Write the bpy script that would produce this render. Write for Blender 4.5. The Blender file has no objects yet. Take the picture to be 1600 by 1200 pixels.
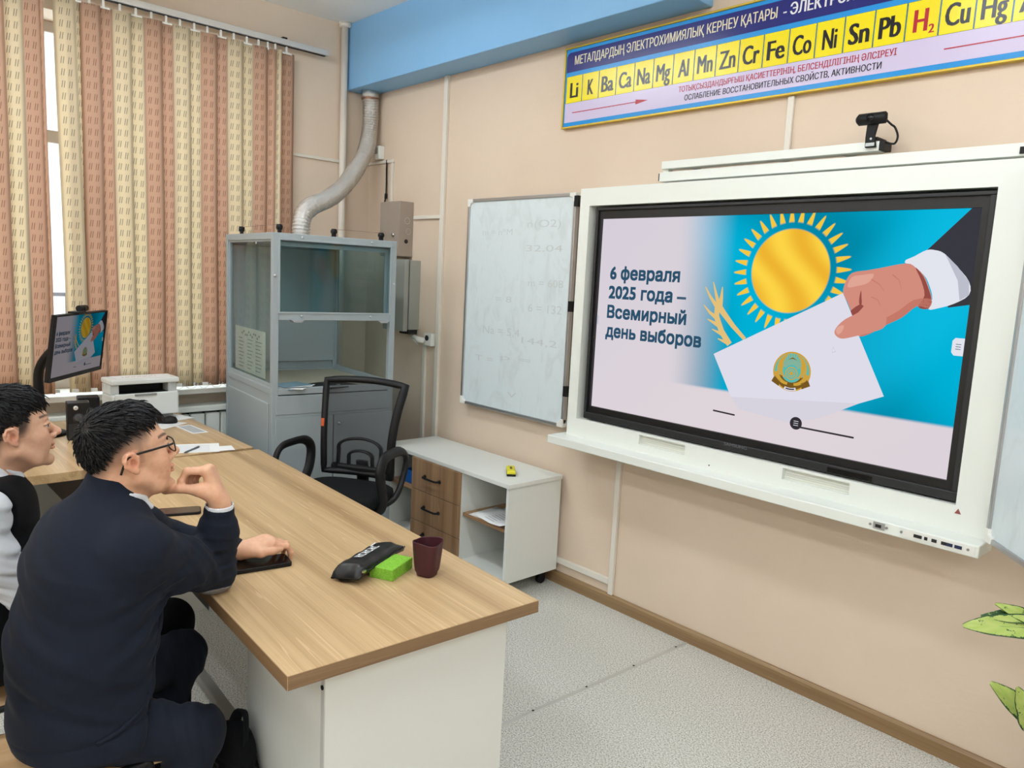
import bpy, bmesh, math, random
import numpy as np
from mathutils import Vector, Matrix
random.seed(7)
scene = bpy.context.scene
COL = scene.collection

# ---------------------------------------------------------------- camera, world, lamps, exposure
def make_camera():
    cd = bpy.data.cameras.new('camera')
    cd.sensor_fit = 'HORIZONTAL'; cd.sensor_width = 36.0; cd.lens = 1189.4756 / 1600 * 36.0
    cd.clip_start = 0.05; cd.clip_end = 200
    o = bpy.data.objects.new('camera', cd); COL.objects.link(o)
    F = Vector((-0.72912231, 0.67036101, -0.13782877)); R = Vector((0.67085802, 0.73990937, 0.04983607)); U = Vector((-0.13538896, 0.05612694, 0.98920149))
    m = Matrix.Identity(4)
    for i in range(3):
        m[i][0] = R[i]; m[i][1] = U[i]; m[i][2] = -F[i]
    m[0][3], m[1][3], m[2][3] = 4.86479, -2.981917, 1.670349
    o.matrix_world = m
    scene.camera = o
make_camera()

scene.view_settings.view_transform = 'Standard'
scene.view_settings.look = 'None'
scene.view_settings.exposure = 0.0
scene.view_settings.gamma = 1.0
scene.view_settings.use_curve_mapping = False

H = 3.317            # ceiling height
def make_world():
    w = bpy.data.worlds.new('daylight'); scene.world = w; w.use_nodes = True
    b = w.node_tree.nodes['Background']
    b.inputs['Color'].default_value = (0.86, 0.93, 1.0, 1); b.inputs['Strength'].default_value = 5.2
make_world()

LAMPS = [(x, y) for x in (1.35, 3.9, 6.3) for y in (-1.60, -3.3, -5.0)]  # the rearmost row is added as fill light for the lower walls
LAMP_COLOR, LAMP_STRENGTH = (0.88, 0.95, 1.0), 21.5       # opal ceiling lamps, built in lamps() below

# ---------------------------------------------------------------- helpers
def S(r, g, b):
    def f(c):
        c /= 255.0
        return c / 12.92 if c <= 0.04045 else ((c + 0.055) / 1.055) ** 2.4
    return (f(r), f(g), f(b), 1.0)

class X:
    """wraps a node socket so that shader maths can be written as expressions"""
    def __init__(s, nt, sock): s.nt = nt; s.k = sock
    def _m(s, op, o=None, o2=None):
        n = s.nt.nodes.new('ShaderNodeMath'); n.operation = op
        for i, v in enumerate((s, o, o2)):
            if v is None: continue
            if isinstance(v, X): s.nt.links.new(v.k, n.inputs[i])
            else: n.inputs[i].default_value = v
        return X(s.nt, n.outputs[0])
    def __add__(s, o): return s._m('ADD', o)
    def __sub__(s, o): return s._m('SUBTRACT', o)
    def __mul__(s, o): return s._m('MULTIPLY', o)
    def __truediv__(s, o): return s._m('DIVIDE', o)
    def fract(s): return s._m('FRACT')
    def floor(s): return s._m('FLOOR')
    def abs(s): return s._m('ABSOLUTE')
    def sin(s): return s._m('SINE')
    def sqrt(s): return s._m('SQRT')
    def lt(s, v): return s._m('LESS_THAN', v)
    def gt(s, v): return s._m('GREATER_THAN', v)
    def mn(s, o): return s._m('MINIMUM', o)
    def mx(s, o): return s._m('MAXIMUM', o)
    def at2(s, o): return s._m('ARCTAN2', o)
    def sst(s, a, b):
        n = s.nt.nodes.new('ShaderNodeMapRange'); n.interpolation_type = 'SMOOTHSTEP'
        s.nt.links.new(s.k, n.inputs['Value']); n.inputs['From Min'].default_value = a; n.inputs['From Max'].default_value = b
        return X(s.nt, n.outputs['Result'])

class Mat:
    def __init__(s, name, base=(200, 200, 200), rough=0.5, metal=0.0, spec=0.5, **kw):
        s.m = bpy.data.materials.new(name); s.m.use_nodes = True; s.nt = s.m.node_tree
        s.b = s.nt.nodes['Principled BSDF']
        s.b.inputs['Base Color'].default_value = S(*base)
        s.b.inputs['Roughness'].default_value = rough; s.b.inputs['Metallic'].default_value = metal
        s.b.inputs['Specular IOR Level'].default_value = spec
        for k, v in kw.items(): s.b.inputs[k.replace('_', ' ')].default_value = v
        s.m.diffuse_color = S(*base)
    def new(s, t): return s.nt.nodes.new(t)
    def link(s, a, b): s.nt.links.new(a.k if isinstance(a, X) else a, b)
    def obj(s, scale=(1, 1, 1), rot=(0, 0, 0)):
        t = s.new('ShaderNodeTexCoord'); m = s.new('ShaderNodeMapping'); m.inputs['Scale'].default_value = scale; m.inputs['Rotation'].default_value = rot
        s.link(t.outputs['Object'], m.inputs['Vector']); return m.outputs['Vector']
    def uv(s):
        t = s.new('ShaderNodeTexCoord'); p = s.new('ShaderNodeSeparateXYZ'); s.link(t.outputs['UV'], p.inputs[0])
        return X(s.nt, p.outputs[0]), X(s.nt, p.outputs[1])
    def noise(s, vec, scale, detail=3, rough=0.5, dist=0.0):
        n = s.new('ShaderNodeTexNoise'); s.link(vec, n.inputs['Vector']); n.inputs['Scale'].default_value = scale
        n.inputs['Detail'].default_value = detail; n.inputs['Roughness'].default_value = rough; n.inputs['Distortion'].default_value = dist
        return X(s.nt, n.outputs['Fac'])
    def ramp(s, fac, stops):
        r = s.new('ShaderNodeValToRGB'); e = r.color_ramp.elements
        while len(e) < len(stops): e.new(0.5)
        for i, (p, c) in enumerate(stops): e[i].position = p; e[i].color = S(*c)
        s.link(fac, r.inputs['Fac']); return r.outputs['Color']
    def mix(s, fac, a, b):
        n = s.new('ShaderNodeMix'); n.data_type = 'RGBA'
        if isinstance(fac, (int, float)): n.inputs[0].default_value = fac
        else: s.link(fac, n.inputs[0])
        for i, v in ((6, a), (7, b)):
            if isinstance(v, tuple): n.inputs[i].default_value = S(*v)
            else: s.link(v, n.inputs[i])
        return n.outputs[2]
    def base(s, c): s.link(c, s.b.inputs['Base Color']); return s
    def bump(s, h, strength=0.2, dist=0.01):
        n = s.new('ShaderNodeBump'); n.inputs['Strength'].default_value = strength; n.inputs['Distance'].default_value = dist
        s.link(h, n.inputs['Height']); s.link(n.outputs['Normal'], s.b.inputs['Normal']); return s

class MB:
    """collects shapes, then links them as ONE mesh object"""
    def __init__(s): s.v = []; s.f = []; s.mi = []; s.uv = None; s.m = Matrix.Identity(4); s.cur = 0; s.sm = []; s.smooth = False
    def add(s, vs, fs):
        o = len(s.v); s.v += [tuple(s.m @ Vector(q)) for q in vs]
        for f in fs: s.f.append(tuple(o + i for i in f)); s.mi.append(s.cur); s.sm.append(s.smooth)
        return s
    def box(s, a, b):
        (x0, y0, z0), (x1, y1, z1) = a, b
        vs = [(x0, y0, z0), (x1, y0, z0), (x1, y1, z0), (x0, y1, z0), (x0, y0, z1), (x1, y0, z1), (x1, y1, z1), (x0, y1, z1)]
        return s.add(vs, [(0, 3, 2, 1), (4, 5, 6, 7), (0, 1, 5, 4), (1, 2, 6, 5), (2, 3, 7, 6), (3, 0, 4, 7)])
    def prism(s, poly, z0, z1, axis=2):
        n = len(poly)
        def P(a, z): return (a[0], a[1], z) if axis == 2 else ((a[0], z, a[1]) if axis == 1 else (z, a[0], a[1]))
        vs = [P(q, z0) for q in poly] + [P(q, z1) for q in poly]
        return s.add(vs, [tuple(range(n - 1, -1, -1)), tuple(range(n, 2 * n))] + [(i, (i + 1) % n, n + (i + 1) % n, n + i) for i in range(n)])
    def rings(s, rings, caps=True, closed=False):
        n = len(rings[0]); vs = [q for r in rings for q in r]; fs = []
        K = len(rings)
        for k in range(K if closed else K - 1):
            for i in range(n):
                j = (i + 1) % n; k2 = (k + 1) % K
                fs.append((k * n + i, k * n + j, k2 * n + j, k2 * n + i))
        if caps and not closed: fs += [tuple(range(n - 1, -1, -1)), tuple(range((K - 1) * n, K * n))]
        return s.add(vs, fs)
    def tube(s, path, r, n=10, caps=True, closed=False, flat=None):
        P = [Vector(q) for q in path]; K = len(P); rr = r if isinstance(r, (list, tuple)) else [r] * K
        T = []
        for i in range(K):
            if closed: d = P[(i + 1) % K] - P[i - 1]
            else: d = P[min(i + 1, K - 1)] - P[max(i - 1, 0)]
            T.append(d.normalized() if d.length > 1e-9 else Vector((0, 0, 1)))
        ref = Vector((0, 0, 1)) if abs(T[0].z) < 0.9 else Vector((1, 0, 0))
        nrm = (ref - T[0] * ref.dot(T[0])).normalized(); R = []
        for i in range(K):
            nrm = nrm - T[i] * nrm.dot(T[i])
            nrm = nrm.normalized() if nrm.length > 1e-6 else T[i].orthogonal().normalized()
            bn = T[i].cross(nrm); fl = flat or (1, 1)
            R.append([tuple(P[i] + nrm * (rr[i] * fl[0] * math.cos(2 * math.pi * j / n)) + bn * (rr[i] * fl[1] * math.sin(2 * math.pi * j / n))) for j in range(n)])
        return s.rings(R, caps, closed)
    def lathe(s, prof, n=24, c=(0, 0, 0), caps=True):
        return s.rings([[(c[0] + r * math.cos(2 * math.pi * j / n), c[1] + r * math.sin(2 * math.pi * j / n), c[2] + z) for j in range(n)] for r, z in prof], caps)
    def cyl(s, a, b, r, n=16): return s.tube([a, b], r, n)
    def sphere(s, c, r, n=14, sc=(1, 1, 1)):
        R = []
        for i in range(1, n):
            t = math.pi * i / n
            R.append([(c[0] + r * sc[0] * math.sin(t) * math.cos(2 * math.pi * j / (2 * n)), c[1] + r * sc[1] * math.sin(t) * math.sin(2 * math.pi * j / (2 * n)), c[2] - r * sc[2] * math.cos(t)) for j in range(2 * n)])
        return s.rings(R)
    def quad(s, a, b, c, d): return s.add([a, b, c, d], [(0, 1, 2, 3)])
    def build(s, name, mats, parent=None, bevel=0.0, smooth=None, seg=2, world=False):
        me = bpy.data.meshes.new(name); V = s.v
        if world and parent is not None:
            inv = wmat(parent).inverted(); V = [tuple(inv @ Vector(q)) for q in V]
        me.from_pydata(V, [], s.f)
        for m in (mats if isinstance(mats, (list, tuple)) else [mats]): me.materials.append(m.m if isinstance(m, Mat) else m)
        me.polygons.foreach_set('material_index', s.mi)
        me.polygons.foreach_set('use_smooth', [bool(smooth)] * len(s.f) if smooth is not None else s.sm)
        if s.uv is not None:
            l = me.uv_layers.new(name='UVMap'); l.data.foreach_set('uv', [c for q in s.uv for c in q])
        me.update()
        o = bpy.data.objects.new(name, me); COL.objects.link(o)
        if parent is not None: o.parent = parent
        if bevel > 0:
            md = o.modifiers.new('Bevel', 'BEVEL'); md.width = bevel; md.segments = seg; md.limit_method = 'ANGLE'; md.angle_limit = 0.6
            md.harden_normals = False
        return o

def wmat(o):
    m = o.matrix_basis.copy()
    while o.parent is not None: o = o.parent; m = o.matrix_basis @ m
    return m
def tag(o, label=None, cat=None, group=None, kind=None):
    if label: o['label'] = label
    if cat: o['category'] = cat
    if group: o['group'] = group
    if kind: o['kind'] = kind
    return o
def thing(name, label, cat, loc=(0, 0, 0), rz=0.0, group=None):
    o = bpy.data.objects.new(name, None); o.empty_display_size = 0.1; COL.objects.link(o)
    o.matrix_basis = Matrix.Translation(loc) @ Matrix.Rotation(rz, 4, 'Z')
    return tag(o, label, cat, group)
def struct(name, mb, mat, bevel=0.0):
    return tag(mb.build(name, mat, None, bevel), kind='structure')
def bez(p0, p1, p2, p3, n=12):
    out = []
    for i in range(n + 1):
        t = i / n; a = (1 - t)
        out.append(tuple(a ** 3 * p0[k] + 3 * a * a * t * p1[k] + 3 * a * t * t * p2[k] + t ** 3 * p3[k] for k in range(len(p0))))
    return out
def spline(P, per=8):
    """Catmull-Rom through the points"""
    P = [Vector(q) for q in P]; out = []
    for i in range(len(P) - 1):
        a = P[max(i - 1, 0)]; b = P[i]; c = P[i + 1]; d = P[min(i + 2, len(P) - 1)]
        for k in range(per):
            t = k / per
            out.append(tuple(0.5 * ((2 * b) + (c - a) * t + (2 * a - 5 * b + 4 * c - d) * t * t + (3 * b - 3 * c + d - a) * t ** 3)))
    out.append(tuple(P[-1])); return out
def smoothpoly(pts, per=5):
    """closed Catmull-Rom outline in 2-D"""
    n = len(pts); out = []
    for i in range(n):
        a, b, c, d = (pts[(i + k - 1) % n] for k in range(4))
        for k in range(per):
            t = k / per
            out.append(tuple(0.5 * (2 * b[j] + (c[j] - a[j]) * t + (2 * a[j] - 5 * b[j] + 4 * c[j] - d[j]) * t * t + (3 * b[j] - 3 * c[j] + d[j] - a[j]) * t ** 3) for j in (0, 1)))
    return out
from mathutils.geometry import tessellate_polygon
def text_mesh(txt, bold=0.0):
    """triangulated glyphs of a line of lettering: verts (x, y), faces; capitals about 0.7 high"""
    c = bpy.data.curves.new('lettering', 'FONT'); c.body = txt; c.size = 1.0; c.fill_mode = 'NONE'; c.resolution_u = 3
    o = bpy.data.objects.new('lettering', c); COL.objects.link(o)
    dg = bpy.context.evaluated_depsgraph_get(); e = o.evaluated_get(dg); me = e.to_mesh()
    nx = {}
    for ed in me.edges: nx.setdefault(ed.vertices[0], []).append(ed.vertices[1]); nx.setdefault(ed.vertices[1], []).append(ed.vertices[0])
    co = [(q.co.x, q.co.y) for q in me.vertices]; seen = set(); loops = []
    for s0 in sorted(nx):
        if s0 in seen: continue
        lp = [s0]; seen.add(s0); cur = s0
        while True:
            k = [q for q in nx[cur] if q not in seen]
            if not k: break
            cur = min(k, key=lambda q: abs(q - cur)) if len(lp) > 1 else (s0 + 1 if s0 + 1 in k else k[0])
            seen.add(cur); lp.append(cur)
        if len(lp) > 2: loops.append([co[i] for i in lp])
    e.to_mesh_clear(); bpy.data.objects.remove(o); bpy.data.curves.remove(c)
    v, f = [], []
    loops.sort(key=lambda L: min(p[0] for p in L)); groups = []          # one group of outlines per letter
    for L in loops:
        x0, x1 = min(p[0] for p in L), max(p[0] for p in L)
        if groups and x0 < groups[-1][1]: groups[-1][0].append(L); groups[-1][1] = max(groups[-1][1], x1)
        else: groups.append([[L], x1])
    for Ls, _ in groups:                                                 # filled by winding, in horizontal bands
        E = []
        for L in Ls:
            for i in range(len(L)):
                (xa, ya), (xb, yb) = L[i - 1], L[i]; ya, yb = round(ya / .004) * .004, round(yb / .004) * .004
                if ya != yb: E.append((xa, ya, xb, yb, 1) if ya < yb else (xb, yb, xa, ya, -1))
        Y = {e[1] for e in E} | {e[3] for e in E}
        for i, (xa, ya, xb, yb, _w) in enumerate(E):
            for (xc, yc, xd, yd, _u) in E[i + 1:]:
                lo, hi = max(ya, yc), min(yb, yd)
                if hi - lo < .006: continue
                g = lambda y: (xa + (xb - xa) * (y - ya) / (yb - ya)) - (xc + (xd - xc) * (y - yc) / (yd - yc))
                p, q = g(lo), g(hi)
                if p * q < 0: Y.add(round((lo + (hi - lo) * p / (p - q)) / .002) * .002)
        Y = sorted(Y)
        for y0, y1 in zip(Y[:-1], Y[1:]):
            if y1 - y0 < 1e-6: continue
            ym = (y0 + y1) / 2; at = lambda e, y: e[0] + (e[2] - e[0]) * (y - e[1]) / (e[3] - e[1])
            A = sorted((at(e, ym), at(e, y0), at(e, y1), e[4]) for e in E if e[1] < ym < e[3]); w = 0; st = None; sp = []
            for xm, p, q, d in A:
                if w == 0: st = (p, q)
                w += d
                if w == 0: sp.append([st[0] - bold, st[1] - bold, p + bold, q + bold])
            mg = []
            for q in sp:
                if mg and q[0] <= mg[-1][2] and q[1] <= mg[-1][3]: mg[-1][2], mg[-1][3] = max(mg[-1][2], q[2]), max(mg[-1][3], q[3])
                else: mg.append(q)
            for l0, l1, r0, r1 in mg:
                n = len(v); v += [(l0, y0), (r0, y0), (r1, y1), (l1, y1)]; f.append((n, n + 1, n + 2, n + 3))
    return v, f
def put_text(mb, txt, x0, x1, y, h, place, bold=0.0, keep=None):
    """writes txt so that it spans x0..x1 (or keeps its aspect when keep), capitals h high on base line y; place(x, y) gives the 3-D point"""
    v, f = text_mesh(txt, bold)
    if not v: return
    a = min(q[0] for q in v); b = max(q[0] for q in v); sy = h / 0.70
    sx = (x1 - x0) / (b - a) if keep is None else sy * keep
    if keep is not None: x0 = (x0 + x1) / 2 - (b - a) * sx / 2
    mb.add([place(x0 + (q[0] - a) * sx, y + q[1] * sy) for q in v], f)
# ---------------------------------------------------------------- materials
def m_wall(name, base, dark):
    m = Mat(name, base, 0.62, spec=0.25); v = m.obj()
    n = m.noise(v, 1.3, 4, 0.6); m.base(m.mix(n.sst(0.3, 0.75), base, dark))
    m.bump(m.noise(m.obj(), 38, 4, 0.6), 0.10, 0.01); return m
WALL = m_wall('peach_paint', (224, 205, 185), (219, 199, 178))
WALLW = m_wall('window_wall_paint', (228, 210, 190), (222, 203, 183))
CEIL = m_wall('ceiling_paint', (246, 246, 243), (242, 242, 239))
BLUE = m_wall('blue_paint', (136, 188, 232), (130, 182, 227)); BLUE.b.inputs['Roughness'].default_value = 0.42
def m_floor():
    m = Mat('speckled_linoleum', (190, 188, 180), 0.42, spec=0.4); v = m.obj()
    a = m.noise(v, 170, 2, 0.7); b = m.noise(v, 330, 2, 0.6)
    c = m.ramp(a, [(0.36, (132, 132, 126)), (0.46, (198, 197, 190)), (0.56, (216, 215, 208)), (0.66, (236, 235, 230))])
    m.base(m.mix(b.sst(0.60, 0.68), c, (132, 131, 126))); return m
FLOOR = m_floor()
def m_wood(name, axis, light, mid, dark, sc=1.0, rough=0.34, stripe=1.0):
    m = Mat(name, mid, rough, spec=0.4)
    k = [9.0, 9.0, 9.0]; k[axis] = 0.16
    g = [90.0, 90.0, 90.0]; g[axis] = 1.6
    w = m.noise(m.obj(tuple(q * sc for q in k)), 1.0, 3, 0.5, 0.15)
    f = m.noise(m.obj(tuple(q * sc for q in g)), 1.0, 3, 0.6)
    t = m.noise(m.obj(tuple(q * sc * 3.1 for q in k)), 1.0, 1, 0.4, 0.1)
    c = m.ramp(w, [(0.28, dark), (0.42, mid), (0.55, light), (0.64, mid), (0.78, dark)])
    c = m.mix((f - 0.5).abs() * (1.5 * stripe), c, dark)
    th = (t * 7.0).fract(); line = (th - 0.5).abs().lt(0.035)
    c = m.mix(line * (0.45 * stripe), c, tuple(min(255, q + 22) for q in light))
    m.base(c); m.bump(f, 0.05, 0.002); return m
DESK = m_wood('zebrano_laminate', 0, (202, 172, 130), (182, 151, 110), (150, 119, 84))
DESKE = m_wood('zebrano_edge_band', 0, (146, 117, 85), (128, 99, 70), (104, 79, 55), stripe=.5)
DESKE2 = m_wood('zebrano_end_band', 1, (146, 117, 85), (128, 99, 70), (104, 79, 55), stripe=.5)
DRAWERW = m_wood('zebrano_drawer_front', 2, (172, 138, 104), (148, 114, 82), (112, 84, 58), 1.2, 0.45)
SHELFW = m_wood('zebrano_shelf', 0, (176, 140, 104), (156, 120, 86), (124, 92, 64), 1.2, 0.45)
SKIRT = m_wood('wood_skirting', 0, (152, 124, 88), (134, 106, 74), (110, 84, 58), 1.0, 0.4)
PLY = m_wood('plywood', 1, (206, 172, 130), (192, 156, 114), (170, 134, 94), 1.0, 0.45, 0.5)
WHITE = Mat('white_laminate', (226, 229, 224), 0.42)
WHITEM = Mat('white_enamel', (232, 236, 230), 0.35)
PVC = Mat('white_plastic', (232, 232, 226), 0.4)
DUCTP = Mat('cable_duct_plastic', (226, 220, 208), 0.45)
GREYM = Mat('grey_enamel_steel', (158, 168, 172), 0.5)
GREYB = Mat('fuse_box_enamel', (160, 146, 134), 0.5)
GREYC = Mat('cabinet_grey_enamel', (158, 160, 152), 0.5)
BLACK = Mat('black_plastic', (17, 17, 19), 0.5, spec=0.3)
BLACKG = Mat('black_gloss', (12, 12, 14), 0.14)
DARK = Mat('dark_gap', (30, 30, 30), 0.7)
ALU = Mat('aluminium', (190, 192, 194), 0.35, 0.9)
CHROME = Mat('chrome', (210, 212, 214), 0.2, 1.0)
STEEL = Mat('grey_steel_tube', (150, 152, 150), 0.35, 0.4)
PAPER = Mat('white_paper', (236, 238, 238), 0.7)
def m_board():
    m = Mat('whiteboard_enamel', (214, 226, 230), 0.24, spec=0.5)
    n = m.noise(m.obj((5, 5, 2.5)), 2.0, 5, 0.65, 1.4)
    c = m.mix(n.sst(0.45, 0.72) * 0.55, (216, 228, 232), (200, 210, 212))
    m.base(c); return m
BOARD = m_board()
GHOST = Mat('wiped_marker_traces', (193, 202, 205), 0.4)
def m_glass(name, tint, refl=1.0):
    m = bpy.data.materials.new(name); m.use_nodes = True; nt = m.node_tree; nt.nodes.clear()
    o = nt.nodes.new('ShaderNodeOutputMaterial'); t = nt.nodes.new('ShaderNodeBsdfTransparent'); g = nt.nodes.new('ShaderNodeBsdfGlossy'); x = nt.nodes.new('ShaderNodeMixShader')
    fr = nt.nodes.new('ShaderNodeFresnel'); fr.inputs['IOR'].default_value = 1.5
    t.inputs['Color'].default_value = S(*tint); g.inputs['Roughness'].default_value = 0.02; g.inputs['Color'].default_value = (1, 1, 1, 1)
    gm = nt.nodes.new('ShaderNodeNewGeometry'); iv = nt.nodes.new('ShaderNodeMath'); iv.operation = 'SUBTRACT'; iv.inputs[0].default_value = 1.0; mu = nt.nodes.new('ShaderNodeMath'); mu.operation = 'MULTIPLY'
    nt.links.new(gm.outputs['Backfacing'], iv.inputs[1]); nt.links.new(iv.outputs[0], mu.inputs[0]); nt.links.new(fr.outputs[0], mu.inputs[1]); m2 = nt.nodes.new('ShaderNodeMath'); m2.operation = 'MULTIPLY'; m2.inputs[1].default_value = refl; nt.links.new(mu.outputs[0], m2.inputs[0]); nt.links.new(m2.outputs[0], x.inputs[0]); nt.links.new(t.outputs[0], x.inputs[1]); nt.links.new(g.outputs[0], x.inputs[2]); nt.links.new(x.outputs[0], o.inputs[0])
    return m
GLASS = m_glass('clear_glass', (240, 246, 246))
GLASSG = m_glass('hood_glass', (234, 242, 243), .55)
def m_fabric(name, base, rough=0.85, scale=500, sheen=0.0, var=12):
    m = Mat(name, base, rough, spec=0.2); m.b.inputs['Sheen Weight'].default_value = sheen
    n = m.noise(m.obj(), 9, 4, 0.6); m.base(m.mix(n, base, tuple(max(0, q - var) for q in base)))
    m.bump(m.noise(m.obj(), scale, 2, 0.6), 0.25, 0.002); return m
NAVY = m_fabric('navy_knit', (27, 33, 46), 0.9, 420, 0.02, 5)
NAVYT = m_fabric('navy_trouser_cloth', (28, 34, 47), 0.85, 600, 0.02, 5)
BLKC = m_fabric('black_cloth', (14, 15, 19), 0.85, 500, 0.0, 3)
SHIRT = m_fabric('white_shirt_cotton', (222, 226, 232), 0.8, 700, 0.0, 6)
PATCH = m_fabric('grey_elbow_patch', (138, 134, 134), 0.9, 300, 0.0, 14)
CHAIRF = m_fabric('black_seat_fabric', (20, 21, 23), 0.9, 500, 0.0, 4)
def emis(name, c, k=1.0):
    m = bpy.data.materials.new(name); m.use_nodes = True; nt = m.node_tree; nt.nodes.clear()
    o = nt.nodes.new('ShaderNodeOutputMaterial'); e = nt.nodes.new('ShaderNodeEmission'); e.inputs['Color'].default_value = S(*c); e.inputs['Strength'].default_value = k
    nt.links.new(e.outputs[0], o.inputs[0]); return m
def m_skin():
    m = Mat('skin', (205, 160, 130), 0.5, spec=0.35)
    a = m.new('ShaderNodeAttribute'); a.attribute_name = 'Col'
    n = m.noise(m.obj(), 70, 4, 0.6)
    mul = m.new('ShaderNodeMix'); mul.data_type = 'RGBA'; mul.blend_type = 'MULTIPLY'; mul.inputs[0].default_value = 1.0
    m.link(a.outputs['Color'], mul.inputs[6]); m.link(m.ramp(n, [(0.3, (246, 236, 232)), (0.7, (255, 255, 255))]), mul.inputs[7])
    m.link(mul.outputs[2], m.b.inputs['Base Color'])
    m.b.inputs['Subsurface Weight'].default_value = 0.12; m.b.inputs['Subsurface Radius'].default_value = (0.012, 0.005, 0.003); m.b.inputs['Subsurface Scale'].default_value = 0.6
    m.bump(m.noise(m.obj(), 420, 2, 0.5), 0.06, 0.001); return m
SKIN = m_skin()
HAIR = Mat('black_hair', (17, 16, 19), 0.5, spec=0.28)
# ---------------------------------------------------------------- the room
RX, RY = 7.4, -5.8
WY0, WY1, WZ0, WZ1 = -3.4, -0.70, 0.885, 2.96      # window opening in the window wall
def room():
    struct('floor', MB().box((-0.45, RY, -0.05), (RX, 0.0, 0.0)), FLOOR)
    struct('ceiling', MB().box((-0.45, RY, H), (RX, 0.0, H + 0.1)), CEIL)
    struct('wall_front', MB().box((-0.45, 0.0, -0.05), (RX, 0.15, H + 0.1)), WALL)
    w = MB()
    w.box((-0.45, WY1, 0), (0, 0, H)); w.box((-0.45, RY, 0), (0, WY0, H)); w.box((-0.45, WY0, WZ1), (0, WY1, H)); w.box((-0.45, WY0, 0), (-0.10, WY1, 0.845))
    struct('wall_left', w, WALLW)
    struct('wall_right', MB().box((RX, RY, -0.05), (RX + 0.1, 0.15, H + 0.1)), WALL)
    struct('wall_back', MB().box((-0.45, RY - 0.1, -0.05), (RX, RY, H + 0.1)), WALL)
    # box beam under the ceiling
    struct('trim_1', MB().box((0.0, -0.2024, 2.888), (2.80, 0.0, H)), BLUE, 0.004)
    b = MB(); b.prism([(0, 0), (-0.018, 0), (-0.018, 0.055), (-0.010, 0.066), (0, 0.066)], 0.0, RX, axis=0)
    struct('baseboard_front', b, SKIRT)
    t = MB(); d = (Vector((2.953, -0.02, 0)) - Vector((2.92, -1.171, 0)))
    p = Vector((2.953, -0.02, 0)); q = p - d * 4.2; nrm = Vector((d.y, -d.x, 0)).normalized() * 0.011
    t.add([tuple(p + nrm), tuple(p - nrm), tuple(q - nrm), tuple(q + nrm)] + [tuple(k + Vector((0, 0, 0.003))) for k in (p + nrm * .6, p - nrm * .6, q - nrm * .6, q + nrm * .6)],
          [(4, 5, 6, 7), (0, 1, 5, 4), (1, 2, 6, 5), (2, 3, 7, 6), (3, 0, 4, 7)])
    t.cur = 1
    for k in range(16):
        c = p - d.normalized() * (0.08 + 0.30 * k); t.cyl((c.x, c.y, 0.002), (c.x, c.y, 0.0042), 0.005, 10)
    struct('trim_2', t, [Mat('joint_strip_metal', (196, 196, 190), 0.4, 0.3), DARK])
    # window
    fr = MB(); fx0, fx1 = -0.30, -0.24
    def bar(y0, y1, z0, z1, th=0.0): fr.box((fx0 - th, y0, z0), (fx1 + th, y1, z1))
    bar(WY0, WY1, WZ0, WZ0 + 0.06); bar(WY0, WY1, WZ1 - 0.06, WZ1)
    for y in (WY0, -2.52, -1.62, WY1 - 0.06): bar(y, y + 0.06, WZ0 + 0.06, WZ1 - 0.06)
    bar(WY0 + 0.06, WY1 - 0.06, 2.30, 2.37, 0.004)
    f = tag(fr.build('window_1', Mat('window_frame_plastic', (196, 188, 180), 0.4), None, 0.004), kind='structure')  # white plastic frame, its shaded tone put into the colour
    MB().box((-0.272, WY0 + 0.05, WZ0 + 0.05), (-0.266, WY1 - 0.05, WZ1 - 0.05)).build('window_pane', GLASS, f)
    struct('trim_3', MB().box((-0.30, WY0, 0.850), (0.06, WY1, 0.885)), Mat('window_sill_board', (226, 224, 216), 0.4), 0.006)
room()

def lamps():
    LM = bpy.data.materials.new('lamp_diffuser'); LM.use_nodes = True; nt = LM.node_tree; nt.nodes.clear(); o = nt.nodes.new('ShaderNodeOutputMaterial'); e = nt.nodes.new('ShaderNodeEmission')
    e.inputs['Color'].default_value = (*LAMP_COLOR, 1); e.inputs['Strength'].default_value = LAMP_STRENGTH; nt.links.new(e.outputs[0], o.inputs[0])
    for i, (x, y) in enumerate(LAMPS):
        where = ['nearest the fume hood', 'second in the row along the window wall', 'added for fill light, last in the row along the window wall', 'in front of the interactive display', 'in the middle of the room', 'added for fill light in the middle of the back row', 'in the corner by the plant', 'second in the row along the right wall', 'added for fill light, last in the row along the right wall'][i]
        t = thing('ceiling_lamp', 'long white opal ceiling lamp ' + where, 'lamp', (x, y, H - .10), 0, 'ceiling lamps')
        MB().box((-.61, -.12, -.022), (.61, .12, 0)).build('lamp_housing', WHITEM, t)
        MB().box((-.59, -.105, -.088), (.59, .105, -.022)).build('diffuser', LM, t)
        for x0 in (-.4, .4): MB().cyl((x0, 0, 0), (x0, 0, .10), .008, 8).build('hanger', WHITEM, t)  # stems added to drop the lamp so its sides brighten the ceiling
        for x0 in (-.605, .59): MB().box((x0, -.11, -.09), (x0 + .015, .11, -.02)).build('end_cap', WHITEM, t)
lamps()

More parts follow.
